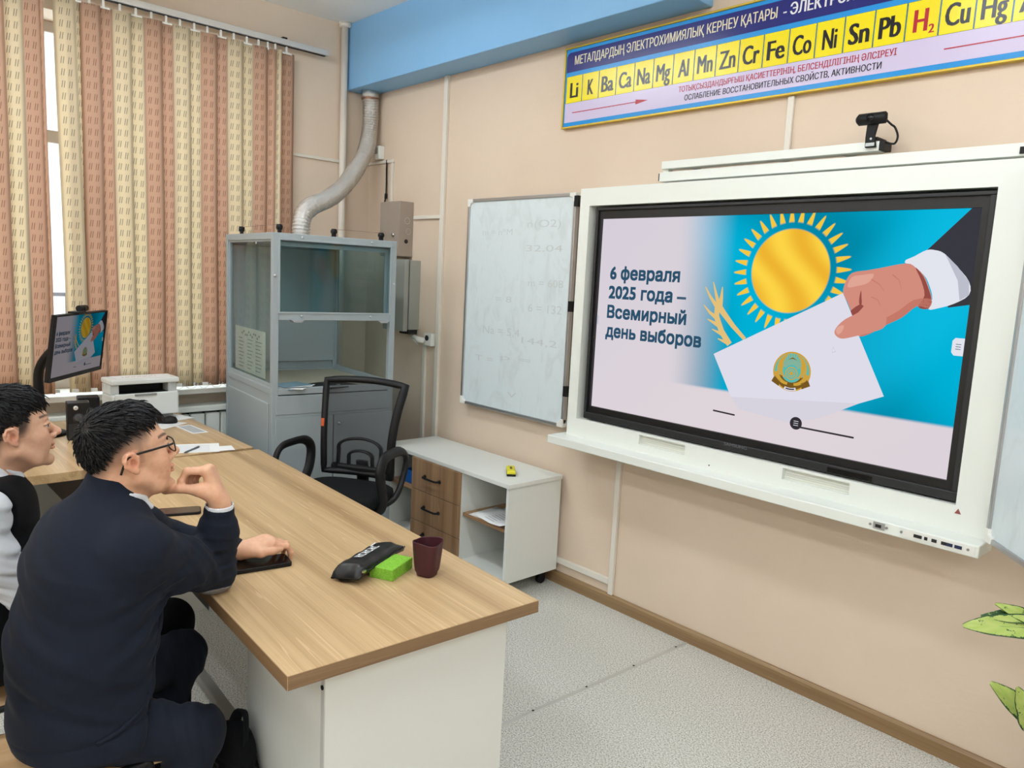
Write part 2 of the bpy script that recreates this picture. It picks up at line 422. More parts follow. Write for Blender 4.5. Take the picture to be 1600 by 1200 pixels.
def outside():
    t = thing('building', 'pale building with pink panels seen outside through the gap in the blinds', 'building', (-11, -5, -1))
    w = MB(); w.box((-3, -12, -4), (0, 14, 9)); w.build('facade', Mat('white_render', (172, 170, 170), 0.8), t)
    p = MB(); WG = Mat('facade_glass', (176, 190, 206), 0.2)
    for k in range(11):
        y = -10.6 + k * 2.2; p.box((0.0, y, -3), (0.05, y + 0.30, 8))
        if k > 2:
            for r in range(1, 4): MB().box((0.0, y + 0.85, -2.6 + r * 2.8), (0.04, y + 1.85, -1.0 + r * 2.8)).build('facade_window', WG, t)
    p.build('pilaster_panel', Mat('pink_render', (200, 136, 138), 0.8), t)
    r = thing('railing', 'thin dark metal balcony railing outside the window', 'railing', (-3.0, -2.9, 0.2))
    q = MB()
    for z in (0.55, 1.12): q.cyl((0, -2, z), (0, 3, z), 0.018, 8)
    for k in range(26): q.cyl((0, -2 + k * .2, 0.5), (0, -2 + k * .2, 1.12), 0.009, 6)
    q.build('balustrade', Mat('railing_paint', (80, 72, 74), 0.5), r)
    struct('trim_4', MB().box((-3.2, -6, 0.55), (-2.8, 2, 0.70)), Mat('outside_ledge', (200, 196, 192), 0.8))
outside()

# ---------------------------------------------------------------- blinds
def m_blind(name, base, dash, trans):
    m = Mat(name, base, 0.85, spec=0.15); u, v = m.uv()
    vv = (v / 0.0615); row = vv.fract()
    inrow = (row - 0.5).abs().sst(0.33, 0.25)
    sl = u - (row - 0.5) * 0.085
    marks = None
    for c in (0.285, 0.385, 0.61, 0.71):
        k = (sl - c).abs().sst(0.028, 0.010)
        marks = k if marks is None else marks.mx(k)
    weave = m.noise(m.obj((30, 30, 900)), 1.0, 2, 0.5)
    edge = ((u - 0.5).abs()).sst(0.36, 0.40)
    light = tuple(min(255, q + 10) for q in base); low = tuple(q - 16 for q in base)
    c = m.mix(weave, base, light); c = m.mix(edge * 0.6, c, low); c = m.mix(marks * inrow * 0.74, c, dash)
    m.base(c)
    tr = m.new('ShaderNodeBsdfTranslucent'); m.link(c, tr.inputs['Color']); mx = m.new('ShaderNodeMixShader'); mx.inputs[0].default_value = trans
    o = m.nt.nodes['Material Output']; m.link(m.b.outputs[0], mx.inputs[1]); m.link(tr.outputs[0], mx.inputs[2]); m.link(mx.outputs[0], o.inputs['Surface'])
    return m
BC = m_blind('cream_blind_cloth', (230, 216, 188), (136, 124, 98), 0.42)
BP = m_blind('peach_blind_cloth', (212, 178, 154), (146, 106, 82), 0.42)
def blinds():
    t = thing('vertical_blind', 'vertical fabric blinds with alternating cream and peach slats across the window', 'blinds', (0.08, -1.8, 3.06))
    r = MB(); r.box((-0.035, -1.75, 0.0), (0.015, 1.415, 0.035)); r.cur = 1; r.box((-0.022, -1.75, -0.004), (0.002, 1.40, 0.0))
    r.build('headrail', [Mat('white_headrail', (214, 212, 208), 0.35, 0.3), DARK], t, 0.002)
    for y in (1.10, -0.5): MB().box((-0.08, y, 0.035), (0.0, y + .03, 0.05)).build('rail_bracket', BLACK, t)
    #  y, width, tone, z rotation (deg), lean at the bottom, x shift
    L = [(-3.28, 'p', .10, 8, 0), (-3.20, 'p', .10, 8, 0), (-3.12, 'c', .10, 8, 0), (-3.04, 'c', .10, 8, 0), (-2.96, 'p', .10, 8, 0), (-2.88, 'p', .10, 8, 0), (-2.80, 'c', .10, 8, 0), (-2.72, 'c', .10, 8, 0), (-2.64, 'p', .10, 8, 0), (-2.56, 'p', .10, 8, 0), (-2.48, 'c', .10, 8, 0), (-2.40, 'c', .10, 8, 0.0), (-2.325, 'p', .10, 8, 0.0), (-2.25, 'p', .10, 10, 0.0),
         (-2.165, 'c', .105, 12, -0.012), (-2.085, 'p', .10, 8, -0.006), (-2.048, 'p', .085, 62, 0.0),
         (-1.928, 'c', .105, 14, 0.03), (-1.875, 'c', .10, -16, 0.0), (-1.805, 'p', .10, 8, 0), (-1.735, 'p', .105, 8, 0),
         (-1.652, 'c', .105, 8, 0), (-1.57, 'c', .105, 8, 0), (-1.488, 'p', .105, 8, 0), (-1.408, 'p', .105, 8, 0), (-1.331, 'c', .105, 8, 0), (-1.25, 'c', .105, 8, 0),
         (-1.174, 'p', .105, 8, 0), (-1.093, 'p', .105, 8, 0), (-1.014, 'c', .105, 8, 0), (-0.933, 'c', .105, 8, 0), (-0.858, 'p', .10, 10, 0), (-0.798, 'p', .105, 40, 0), (-0.748, 'c', .10, 74, 0), (-0.672, 'p', .10, 6, 0)]
    ztop, zb = -0.045, 0.908 - 3.06
    for i, (y, tone, w, ang, lean) in enumerate(L):
        mb = MB(); mb.uv = []; nz, nu = 14, 4; a = math.radians(ang); off = 0.006 * (1 if i % 2 else -1)
        P = lambda u, k: (off + math.sin(a) * (u - .5) * w + 0.006 * math.sin(math.pi * u), (y + 1.8) + math.cos(a) * (u - .5) * w + lean * (k / nz) ** 1.3 + 0.004 * math.sin(k * 0.5 + i) * (k / nz), ztop + (zb - ztop) * k / nz - 0.0)
        idx = lambda u, k: k * (nu + 1) + u
        vs = [P(u / nu, k) for k in range(nz + 1) for u in range(nu + 1)]; fs = []
        for k in range(nz):
            for u in range(nu):
                fs.append((idx(u, k), idx(u + 1, k), idx(u + 1, k + 1), idx(u, k + 1)))
                for (uu, kk) in ((u, k), (u + 1, k), (u + 1, k + 1), (u, k + 1)): mb.uv.append((uu / nu, vs[idx(uu, kk)][2] + 10 + 0.021 * i))
        mb.add(vs, fs)
        s = mb.build('blind_slat', BC if tone == 'c' else BP, t, smooth=True)
        sd = s.modifiers.new('Solidify', 'SOLIDIFY'); sd.thickness = 0.0008
        c = MB(); c.box((-0.008, y + 1.8 - .006, -0.045), (-0.004, y + 1.8 + .006, 0.0)); c.box((-0.012, y + 1.8 - .03, -0.052), (0.004, y + 1.8 + .03, -0.043)); c.build('slat_clip', PVC, t)
        wt = MB(); yb = y + 1.8 + lean; wt.box((off - .003, yb - .046, zb + 0.002), (off + .004, yb + .046, zb + 0.02)); wt.build('slat_weight', PVC, s)
    ch = MB()
    for i in range(20, len(L) - 1):
        y0, y1 = L[i][0] + 1.8, L[i + 1][0] + 1.8
        ch.tube([(0.014, y0 + (y1 - y0) * k / 6, zb + 0.012 - 0.028 * (1 - (2 * k / 6 - 1) ** 2)) for k in range(7)], 0.0016, 6)
    ch.build('bottom_chain', PVC, t)
blinds()

def radiator():
    t = thing('radiator', 'white panelled radiator under the window sill', 'radiator', (-0.02, -1.9, 0.08))
    MB().box((-0.07, -1.2, 0.655), (0.075, 1.14, 0.69)).build('top_grille', WHITEM, t, 0.004)
    y = -1.2
    while y < 1.13:
        MB().box((-0.06, y, 0.0), (0.06, y + 0.088, 0.64)).build('radiator_section', WHITEM, t, 0.008); y += 0.096
    MB().box((-0.05, -1.19, -0.04), (0.02, 1.13, 0.64)).build('back_panel', DARK, t)
    for yy in (-1.0, 0, 0.95): MB().box((-0.04, yy, -0.08), (0.06, yy + .04, 0.0)).build('foot', WHITEM, t)
radiator()
# ---------------------------------------------------------------- fixtures on the walls
def duct_strip(label, boxes, group=None):
    m = MB()
    for a, b in boxes: m.box(a, b)
    return tag(m.build('cable_duct', DUCTP, None, 0.003), label, 'cable duct', group)
duct_strip('tall white cable duct running from the blue beam down past the grey boxes', [((0.885, -0.022, 0.0), (0.922, 0, 2.888))])
duct_strip('short horizontal cable duct between the upper fuse box and the tall duct', [((0.59, -0.018, 2.022), (0.885, 0, 2.045))])
duct_strip('narrow cable duct running down from the white socket', [((0.745, -0.018, 0.0), (0.775, 0, 1.215))])
duct_strip('thin cable duct above the fuse box ending below the little white sensor', [((0.0, -0.014, 2.412), (0.325, 0, 2.432)), ((0.300, -0.014, 2.15), (0.320, 0, 2.412))])
duct_strip('white cable duct on the wall below the board tray with a foot along the skirting', [((2.455, -0.02, 0.068), (2.483, 0, 0.86)), ((2.05, -0.02, 0.118), (2.455, 0, 0.150))])
duct_strip('short cable duct between the formula sign and the top rails', [((3.205, -0.016, 2.20), (3.232, 0, 2.455))])
duct_strip('thin cable duct along the window wall beside the blinds', [((0.0, -0.70, 2.400), (0.014, -0.225, 2.420))])
p = MB(); p.cyl((0.035, -0.235, 0.0), (0.035, -0.235, H), 0.024, 14); p.cyl((0.035, -0.235, H - 0.03), (0.035, -0.235, H), 0.042, 14)
tag(p.build('heating_pipe', Mat('pipe_paint', (226, 218, 206), 0.4), None, smooth=True), 'thin white vertical pipe in the corner by the blue beam', 'pipe')

def sensor():
    t = thing('wall_sensor', 'small white sensor box high on the wall beside the silver duct', 'sensor', (0.165, 0, 2.485))
    MB().box((-0.03, -0.045, -0.045), (0.03, 0, 0.045)).build('housing', PVC, t, 0.006)
    MB().box((-0.018, -0.048, -0.01), (0.018, -0.044, 0.03)).build('grille', Mat('sensor_grille', (176, 172, 164), 0.5), t)
sensor()
def cable():
    m = MB(); m.tube(spline([(0.245, -0.012, 2.432), (0.247, -0.014, 2.38), (0.250, -0.014, 2.28), (0.252, -0.016, 2.20), (0.258, -0.03, 2.14)]), 0.0055, 8)
    m.cyl((0.252, -0.016, 2.205), (0.253, -0.018, 2.17), 0.010, 10)
    tag(m.build('cable', BLACK, None, smooth=True), 'black cable hanging down into the upper fuse box', 'cable')
cable()
def fuse_box():
    t = thing('fuse_box', 'beige grey metal fuse box on the wall, upper of the two boxes', 'fuse box', (0.455, 0, 1.96))
    b = MB(); b.box((-0.115, -0.11, -0.185), (0.115, 0, 0.175)); b.build('case', GREYB, t, 0.004)
    MB().box((-0.113, -0.116, -0.13), (0.113, -0.108, 0.172)).build('door', GREYB, t, 0.003)
    k = MB(); k.cyl((0.055, -0.116, -0.045), (0.055, -0.124, -0.045), 0.012, 14); k.build('lock', CHROME, t, smooth=True)
    h = MB(); h.cyl((0.113, -0.055, -0.085), (0.117, -0.055, -0.085), 0.014, 16); h.build('knockout_hole', DARK, t)
    s = MB()
    for (y, z) in ((-.05, .05), (-.04, -.02)): s.tube([(0.1165, y + .02 * math.cos(a), z + .02 * math.sin(a)) for a in np.linspace(0, 2 * math.pi, 16, endpoint=False)], 0.0014, 5, closed=True)
    s.build('knockout_ring', Mat('scratched_edge', (206, 200, 192), 0.5), t)
fuse_box()
def el_cabinet():
    t = thing('electrical_cabinet', 'grey metal electrical cabinet on the wall behind the fume hood, lower of the two boxes', 'electrical cabinet', (0.56, 0, 1.53))
    MB().box((-0.13, -0.085, -0.235), (0.112, 0, 0.222)).build('case', GREYC, t, 0.003)
    MB().box((-0.132, -0.13, -0.245), (0.114, -0.094, 0.226)).build('door', GREYC, t, 0.004)
    MB().cyl((0.0, -0.13, -0.02), (0.0, -0.14, -0.02), 0.012, 12).build('lock', CHROME, t, smooth=True)
    MB().box((0.0, -0.08, -0.265), (0.105, -0.01, -0.235)).build('cable_gland', DARK, t)
el_cabinet()
def socket():
    t = thing('wall_socket', 'white double wall socket with plugs beside the tall cable duct', 'socket', (0.83, 0, 1.245))
    MB().box((-0.04, -0.045, -0.042), (0.045, 0, 0.042)).build('socket_box', PVC, t, 0.006)
    MB().cyl((0.0, -0.046, 0.01), (0.0, -0.050, 0.01), 0.018, 16).build('socket_hole', DARK, t)
    p = MB(); p.tube([(-0.02, -0.05, -0.01), (-0.05, -0.075, -0.005), (-0.10, -0.08, 0.012)], [0.018, 0.02, 0.012], 10); p.build('plug', PVC, t, smooth=True)
    c = MB(); c.tube(spline([(-0.10, -0.08, 0.012), (-0.14, -0.07, 0.0), (-0.15, -0.03, -0.03), (-0.13, -0.02, -0.045)]), 0.004, 8); c.build('plug_cable', PVC, t, smooth=True)
socket()

def whiteboard(name, label, w, h, loc, rz):
    t = thing(name, label, 'whiteboard', loc, rz)
    MB().box((0.008, -0.014, 0.008), (w - .008, 0.0, h - .008)).build('writing_surface', BOARD, t)
    f = MB(); e = .018
    f.box((0.02, -0.022, 0), (w - 0.02, 0.004, e)); f.box((0.02, -0.022, h - e), (w - .02, 0.004, h)); f.box((0, -0.022, 0.02), (e, 0.004, h - .02)); f.box((w - e, -0.022, .02), (w, 0.004, h - .02))
    f.build('frame', ALU, t, 0.003)
    for (x, z) in ((0, 0), (w, 0), (0, h), (w, h)):
        sx = 1 if x == 0 else -1; sz = 1 if z == 0 else -1; c = MB(); c.smooth = False
        c.prism([(x, z), (x + sx * .045, z), (x + sx * .045, z + sz * .022), (x + sx * .03, z + sz * .024), (x + sx * .024, z + sz * .03), (x + sx * .022, z + sz * .045), (x, z + sz * .045)][::(1 if sx * sz > 0 else -1)], -0.026, 0.008, axis=1)
        c.build('corner_cap', PVC, t, 0.003)
    return t
wb = whiteboard('whiteboard', 'white marker board with faint wiped formulas left of the screen frame', 0.885, 1.232, (1.221, -0.040, 0.890), 0)
def ghost_writing():
    P = lambda x, y: (x, -0.0146, y)
    for txt, x0, x1, y, h in (('m = n*M', .14, .40, 1.02, .035), ('n(O2)', .52, .78, 1.06, .04), ('32.04', .52, .80, .93, .035), ('m = 608', .55, .82, .74, .04), ('= 8', .28, .42, .64, .035), ('6 = 132', .56, .82, .60, .045), ('Na = 5,4', .18, .50, .45, .045), ('144,2', .52, .80, .42, .035), ('T =', .12, .28, .28, .035), ('p = ', .35, .60, .31, .03), ('V', .42, .50, .10, .03)):
        m = MB(); put_text(m, txt, x0, x1, y, h, P); m.build('wiped_formula', GHOST, wb)
ghost_writing()
for z in (0.17, 0.62, 1.16):
    MB().box((0.878, -0.03, z), (0.905, -0.004, z + 0.055)).build('hinge', BLACK, wb)
whiteboard('side_whiteboard', 'white marker board swung open at the far edge of the screen frame', 0.95, 1.232, (4.166, -0.165, 0.893), -math.radians(50))

def sign():
    t = thing('formula_sign', 'long blue chart board of yellow metal symbols above the screen', 'sign', (1.932, -0.012, 2.457))
    L = 3.1; Hh = 0.404
    gold = Mat('gold_frame', (206, 176, 62), 0.35, 0.4)
    def gl(name, c, r=0.22): return Mat(name, c, r, spec=0.35)
    cy, nav, yel, lil, red, blk, wht = gl('chart_cyan', (42, 148, 222)), gl('chart_navy', (38, 42, 118)), gl('chart_yellow', (240, 222, 22)), gl('chart_lilac', (206, 196, 226)), gl('chart_red', (178, 40, 52)), gl('chart_black', (30, 28, 34)), gl('chart_white', (226, 226, 232))
    pur = gl('chart_title_yellow', (222, 216, 190))
    f = MB(); e = .009
    f.box((0, -.018, 0), (L, 0.012, e)); f.box((0, -.018, Hh - e), (L, 0.012, Hh)); f.box((0, -.018, e), (e, 0.012, Hh - e)); f.box((L - e, -.018, e), (L, .012, Hh - e))
    f.build('frame', gold, t, 0.002)
    m = MB(); k = [0]
    def layer(i): m.cur = i
    def rect(x0, z0, x1, z1, y, i): m.cur = i; m.quad((x0, y, z0), (x1, y, z0), (x1, y, z1), (x0, y, z1))
    m.cur = 0; m.box((e, -.010, e), (L - e, 0.0, Hh - e))
    rect(.017, .03, L - .03, .128, -.0108, 3)                 # lilac strip
    hdr = [(.014 + .0, .281), (L - .03, .281), (L - .03, .379), (.034, .379), (.022, .373), (.014, .359)]
    m.cur = 1; m.add([(x, -.0108, z) for x, z in hdr], [tuple(range(len(hdr)))])
    syms = ['Li', 'K', 'Ba', 'Ca', 'Na', 'Mg', 'Al', 'Mn', 'Zn', 'Cr', 'Fe', 'Co', 'Ni', 'Sn', 'Pb', 'H', 'Cu', 'Hg', 'Ag']
    x = .020; cw = .1128
    for i, s in enumerate(syms):
        rect(x, .126, x + cw - .0025, .260, -.0112, 5); rect(x + .0012, .127, x + cw - .0037, .259, -.0115, 2)
        if s == 'H':
            m.cur = 4; put_text(m, 'H', x + .025, x + .074, .152, .078, lambda a, b: (a, -.012, b), .042); put_text(m, '2', x + .078, x + .098, .142, .030, lambda a, b: (a, -.012, b), .04)
        else:
            m.cur = 5; wd = .040 if len(s) == 1 else (.058 if s in ('Li', 'Al', 'Ni') else .080)
            put_text(m, s, x + cw / 2 - wd / 2, x + cw / 2 + wd / 2, .152, .076, lambda a, b: (a, -.012, b), .042)
        x += cw
    P = lambda a, b: (a, -.012, b)
    m.cur = 6; put_text(m, 'МЕТАЛДАРДЫҢ ЭЛЕКТРОХИМИЯЛЫҚ КЕРНЕУ ҚАТАРЫ', .07, 1.196, .314, .042, P, .022)
    m.cur = 7; put_text(m, '- ЭЛЕКТРОХИМИЧЕСКИЙ', 1.222, 1.83, .314, .044, P, .034)
    m.cur = 4; put_text(m, 'ТОТЫҚСЫЗДАНДЫРҒЫШ ҚАСИЕТТЕРІНІҢ, БЕЛСЕНДІЛІГІНІҢ ӘЛСІРЕУІ', .734, 1.690, .086, .024, P, .02)
    m.cur = 5; put_text(m, 'ОСЛАБЛЕНИЕ ВОССТАНОВИТЕЛЬНЫХ СВОЙСТВ, АКТИВНОСТИ', .770, 1.640, .046, .024, P, .02)
    rect(.07, .0745, .49, .0785, -.0118, 4); m.cur = 4; m.add([(.488, -.0118, .065), (.562, -.0118, .0765), (.488, -.0118, .088)], [(0, 1, 2)])
    rect(1.85, .075, 2.9, .079, -.0118, 4)
    m.build('printed_chart', [cy, nav, yel, lil, red, blk, pur, wht], t)
sign()
# ---------------------------------------------------------------- the slide that both screens show
def m_slide(name, k):
    m = bpy.data.materials.new(name); m.use_nodes = True; nt = m.node_tree; nt.nodes.clear()
    o = nt.nodes.new('ShaderNodeOutputMaterial'); e = nt.nodes.new('ShaderNodeEmission'); nt.links.new(e.outputs[0], o.inputs[0]); e.inputs['Strength'].default_value = k
    M = Mat.__new__(Mat); M.m = m; M.nt = nt
    u, v = M.uv()
    Xc = (u - 0.600) * 1.662; Yc = (v - 0.757) * 0.928
    r = (Xc * Xc + Yc * Yc).sqrt(); th = Yc.at2(Xc)
    wav = ((u * 11.0 + v * 5.0) + ((u * 3.0 - v * 4.0).sin() * 1.2)).sin() * 0.5 + 0.5
    wav = M.mix(wav, (0, 136, 168), (0, 178, 216))
    hi = M.mix((u * 6.0 - v * 3.2 - 1.6).sin().sst(0.1, 1.0) * 0.5, wav, (22, 196, 236))
    sunc = M.mix(((Xc * 34.0 + Yc * 16.0 + (Yc * 14.0).sin() * 1.5).sin() * 0.5 + 0.5), (240, 182, 50), (255, 214, 70))
    c = M.mix(r.sst(0.170, 0.162), hi, sunc)
    seg = ((th * (32 / (2 * math.pi)) + 16.25).fract() - 0.5).abs()
    wd = (r - 0.192) / 0.064
    ray = (seg - (wd * -0.30 + 0.31)).sst(0.04, -0.04) * r.sst(0.188, 0.198) * r.sst(0.252, 0.242)
    c = M.mix(ray, c, (246, 202, 66))
    left = u.sst(0.26, 0.455); bot = v.sst(0.190, 0.206)
    mask = left * bot
    bg = M.mix((u * 2.2 - v * 1.3 + 0.5).sin() * 0.5 + 0.5, (214, 208, 220), (224, 214, 220))
    M.link(M.mix(mask, bg, c), e.inputs['Color'])
    return m
def slide_mats(tagname, k):
    E = lambda n, c: emis('%s_%s' % (tagname, n), c, k)
    return [m_slide(tagname + '_background', k), E('ballot', (224, 222, 234)), E('ballot_lower', (216, 212, 224)), E('hand', (212, 142, 126)), E('hand_dark', (150, 78, 70)), E('hand_light', (226, 166, 150)),
            E('cuff', (228, 230, 240)), E('cuff_grey', (190, 192, 206)), E('sleeve', (58, 58, 66)), E('text', (44, 82, 108)), E('gold', (206, 162, 62)), E('gold_dark', (120, 88, 34)), E('turquoise', (90, 186, 178)), E('dark', (52, 48, 54)), E('eagle', (228, 194, 124)), E('line', (196, 196, 204)), E('hand_mid', (198, 122, 106))]
def draw_slide(m, place):
    """place(u, v, layer) -> point; the whole picture goes into one mesh"""
    m.uv = []
    def put(poly, mat, lay):
        m.cur = mat
        bm_v = [place(a, b, lay) for a, b in poly]
        # ear-clipped so that concave outlines stay true
        from mathutils.geometry import tessellate_polygon
        tris = tessellate_polygon([[Vector((a * 1.79, b, 0)) for a, b in poly]])
        fs = []
        for t in tris:
            a, b, c = (poly[i] for i in t)
            if (b[0] - a[0]) * (c[1] - a[1]) - (b[1] - a[1]) * (c[0] - a[0]) < 0: t = t[::-1]
            fs.append(tuple(t)); m.uv += [poly[i] for i in t]
        m.add(bm_v, fs)
    def disc(cu, cv, r, mat, lay, a0=0, a1=360, r0=0.0, n=40):
        P = []; n2 = max(6, int(n * abs(a1 - a0) / 360))
        for i in range(n2 + 1):
            a = math.radians(a0 + (a1 - a0) * i / n2); P.append((cu + r * math.cos(a) / 1.662, cv + r * math.sin(a) / 0.928))
        if r0 > 0:
            for i in range(n2, -1, -1):
                a = math.radians(a0 + (a1 - a0) * i / n2); P.append((cu + r0 * math.cos(a) / 1.662, cv + r0 * math.sin(a) / 0.928))
        put(P if abs(a1 - a0) < 360 or r0 > 0 else P[:-1], mat, lay)
    def stroke(pts, w0, w1, mat, lay):
        Lp = []; Rp = []; n = len(pts)
        for i, (a, b) in enumerate(pts):
            p, q = pts[max(i - 1, 0)], pts[min(i + 1, n - 1)]
            dx, dy = (q[0] - p[0]) * 1.662, (q[1] - p[1]) * .928; l = math.hypot(dx, dy) or 1
            w = (w0 + (w1 - w0) * i / (n - 1)) / 2
            Lp.append((a - dy / l * w / 1.662, b + dx / l * w / .928)); Rp.append((a + dy / l * w / 1.662, b - dx / l * w / .928))
        put(Lp + Rp[::-1], mat, lay)
    m.cur = 0; m.add([place(0, 0, 0), place(1, 0, 0), place(1, 1, 0), place(0, 1, 0)], [(0, 1, 2, 3)]); m.uv += [(0, 0), (1, 0), (1, 1), (0, 1)]
    def zp(a, b):
        x = 1080 + a / 5; y = 320 + b / 5
        return (.373 + (x - 1104) * .00205 + (y - 448) * .0001, .673 - (y - 448) * .00285 + (x - 1104) * .00013)
    for pts, w0, w1 in (([(112, 640), (150, 720), (200, 800)], .004, .020), ([(170, 600), (192, 700), (215, 790)], .004, .022), ([(237, 640), (232, 720), (222, 800)], .004, .026), ([(104, 790), (150, 850), (200, 890)], .004, .020), ([(135, 905), (180, 930), (230, 960)], .004, .022), ([(170, 985), (220, 1010), (260, 1030)], .004, .02), ([(215, 1060), (250, 1075), (290, 1090)], .004, .018),
                        ([(205, 780), (250, 850), (320, 950), (405, 1050)], .030, .016), ([(205, 790), (200, 880), (240, 1000), (300, 1100)], .026, .026)):
        stroke([zp(*q) for q in pts], w0, w1, 14, 1)
    # sleeve, cuff, hand
    put([(.904, .850), (.979, 1.0), (1.0, 1.0), (1.0, .655), (.958, .640), (.94, .80)], 8, 2)
    put(smoothpoly([(.862, .803), (.880, .826), (.903, .850), (.920, .850), (.938, .838), (.965, .792), (.991, .738), (.994, .690), (.968, .655), (.940, .636), (.921, .630), (.926, .670), (.918, .715), (.902, .760)], 3), 6, 3)
    put([(.940, .836), (.966, .792), (.991, .738), (.994, .690), (.978, .668), (.970, .740)], 7, 4)
    # hand behind the ballot's edge, then the ballot, then the thumb
    put(smoothpoly([(.736, .675), (.739, .720), (.752, .757), (.785, .769), (.812, .779), (.865, .799), (.885, .785), (.905, .752), (.918, .705), (.925, .668), (.920, .636), (.897, .640), (.870, .593), (.835, .556), (.807, .521), (.785, .505), (.765, .52), (.762, .587), (.748, .640)], 3), 3, 5)
    put(smoothpoly([(.885, .785), (.903, .752), (.917, .703), (.924, .668), (.921, .632), (.900, .636), (.910, .680), (.900, .735)], 3), 4, 6)
    put(smoothpoly([(.924, .668), (.921, .634), (.897, .638), (.870, .592), (.835, .555), (.807, .520), (.785, .505), (.800, .535), (.830, .578), (.862, .618), (.890, .662)], 3), 16, 6)
    for q in ([(.795, .735), (.815, .715), (.826, .690)], [(.84, .755), (.855, .735), (.862, .70)], [(.80, .665), (.815, .655), (.822, .630)]): stroke(q, .0035, .0012, 16, 6)
    put(smoothpoly([(.756, .600), (.776, .632), (.788, .622), (.784, .596), (.764, .580)], 3), 4, 6)
    put(smoothpoly([(.776, .690), (.779, .660), (.781, .635), (.776, .632), (.774, .655)], 2), 4, 6)
    put(smoothpoly([(.745, .700), (.752, .740), (.775, .750), (.80, .755), (.79, .72), (.765, .705)], 3), 5, 6)
    put([(.412, .363), (.736, .675), (.7625, .587), (.781, .512), (.852, .278), (.800, .235), (.715, .150), (.64, .105), (.500, .125), (.474, .175)], 1, 7)
    put([(.474, .175), (.800, .235), (.715, .150), (.64, .105), (.500, .125)], 2, 8)
    put(smoothpoly([(.795, .640), (.775, .600), (.748, .570), (.732, .540), (.726, .514), (.733, .496), (.748, .490), (.778, .506), (.812, .527), (.838, .556), (.83, .62)], 3), 3, 9)
    put(smoothpoly([(.729, .520), (.734, .538), (.746, .544), (.744, .520), (.735, .505)], 3), 5, 10)
    # the state emblem on the ballot: a gold ring with winged figures around a small turquoise disc
    cu, cv = .632, .328
    disc(cu, cv, .080, 10, 8); disc(cu, cv, .073, 12, 9)
    for k in range(14):
        a = math.radians(30 + k * 120 / 13); stroke([(cu + .028 * math.cos(a) / 1.662, cv + .028 * math.sin(a) / .928), (cu + .072 * math.cos(a) / 1.662, cv + .072 * math.sin(a) / .928)], .0014, .0026, 10, 10)
    disc(cu, cv, .074, 11, 10, 200, 340, .044)
    for sg in (-1, 1):
        for k in range(5):
            a = [math.radians(90 + sg * (18 + 10 * k + j * 13)) for j in range(7)]
            stroke([(cu + (.070 - .0062 * k - .0016 * j) * math.cos(q) / 1.662, cv + (.070 - .0062 * k - .0016 * j) * math.sin(q) / .928) for j, q in enumerate(a)], .0062, .0036, 10, 11)
        a = [math.radians(90 + sg * (95 + j * 10)) for j in range(8)]
        stroke([(cu + (.066 - .002 * j) * math.cos(q) / 1.662, cv + (.066 - .002 * j) * math.sin(q) / .928) for j, q in enumerate(a)], .020, .010, 10, 12)
        put([(cu + sg * .030, cv - .070), (cu + sg * .050, cv - .052), (cu + sg * .044, cv - .030), (cu + sg * .026, cv - .045)][::sg], 11, 12)
    disc(cu, cv - .008, .026, 10, 12); disc(cu, cv - .008, .022, 12, 13); disc(cu, cv - .008, .016, 10, 14, 0, 360, .013); disc(cu, cv - .008, .008, 10, 14)
    disc(cu, cv, .078, 1, 12, 250, 290, .066); disc(cu, cv, .074, 13, 13, 255, 285, .069)
    put([(cu - .012, cv + .05), (cu, cv + .056), (cu + .012, cv + .05), (cu, cv + .062)], 11, 12)
    # lettering
    for txt, x0, x1, y in (('6 февраля', .040, .287, .690), ('2025 года –', .039, .312, .590), ('Всемирный', .038, .318, .487), ('день выборов', .037, .371, .386)):
        v, f = text_mesh(txt, .030); a = min(q[0] for q in v); b = max(q[0] for q in v); h = .062 / .70
        P = [(x0 + (q[0] - a) * (x1 - x0) / (b - a), y + q[1] * h) for q in v]
        for dy in (-.003, .003):
            m.cur = 9; m.add([place(q[0], q[1] + dy, 3) for q in P], f)
            for t in f: m.uv += [P[i] for i in t]
    # slot bars, round menu button, side tabs, pointer
    stroke([(.425, .098), (.490, .094)], .007, .007, 13, 9); stroke([(.668, .094), (.797, .092)], .007, .007, 13, 9)
    disc(.656, .108, .0255, 13, 10)
    for k in (-1, 0, 1): stroke([(.650, .108 + k * .009), (.662, .108 + k * .009)], .0022, .0022, 6, 11)
    put([(.980, .466), (1.0, .466), (1.0, .531), (.980, .531), (.975, .520), (.975, .477)], 6, 10)
    for k in (-1, 0, 1): stroke([(.982, .499 + k * .009), (.992, .499 + k * .009)], .0022, .0022, 9, 11)
    put([(0, .44), (.006, .45), (.006, .49), (0, .50)], 7, 5)
    put([(.7262, .453), (.7262, .427), (.7302, .432), (.7346, .432)], 15, 10); put([(.7269, .449), (.7269, .431), (.7300, .434), (.7328, .434)], 6, 11)

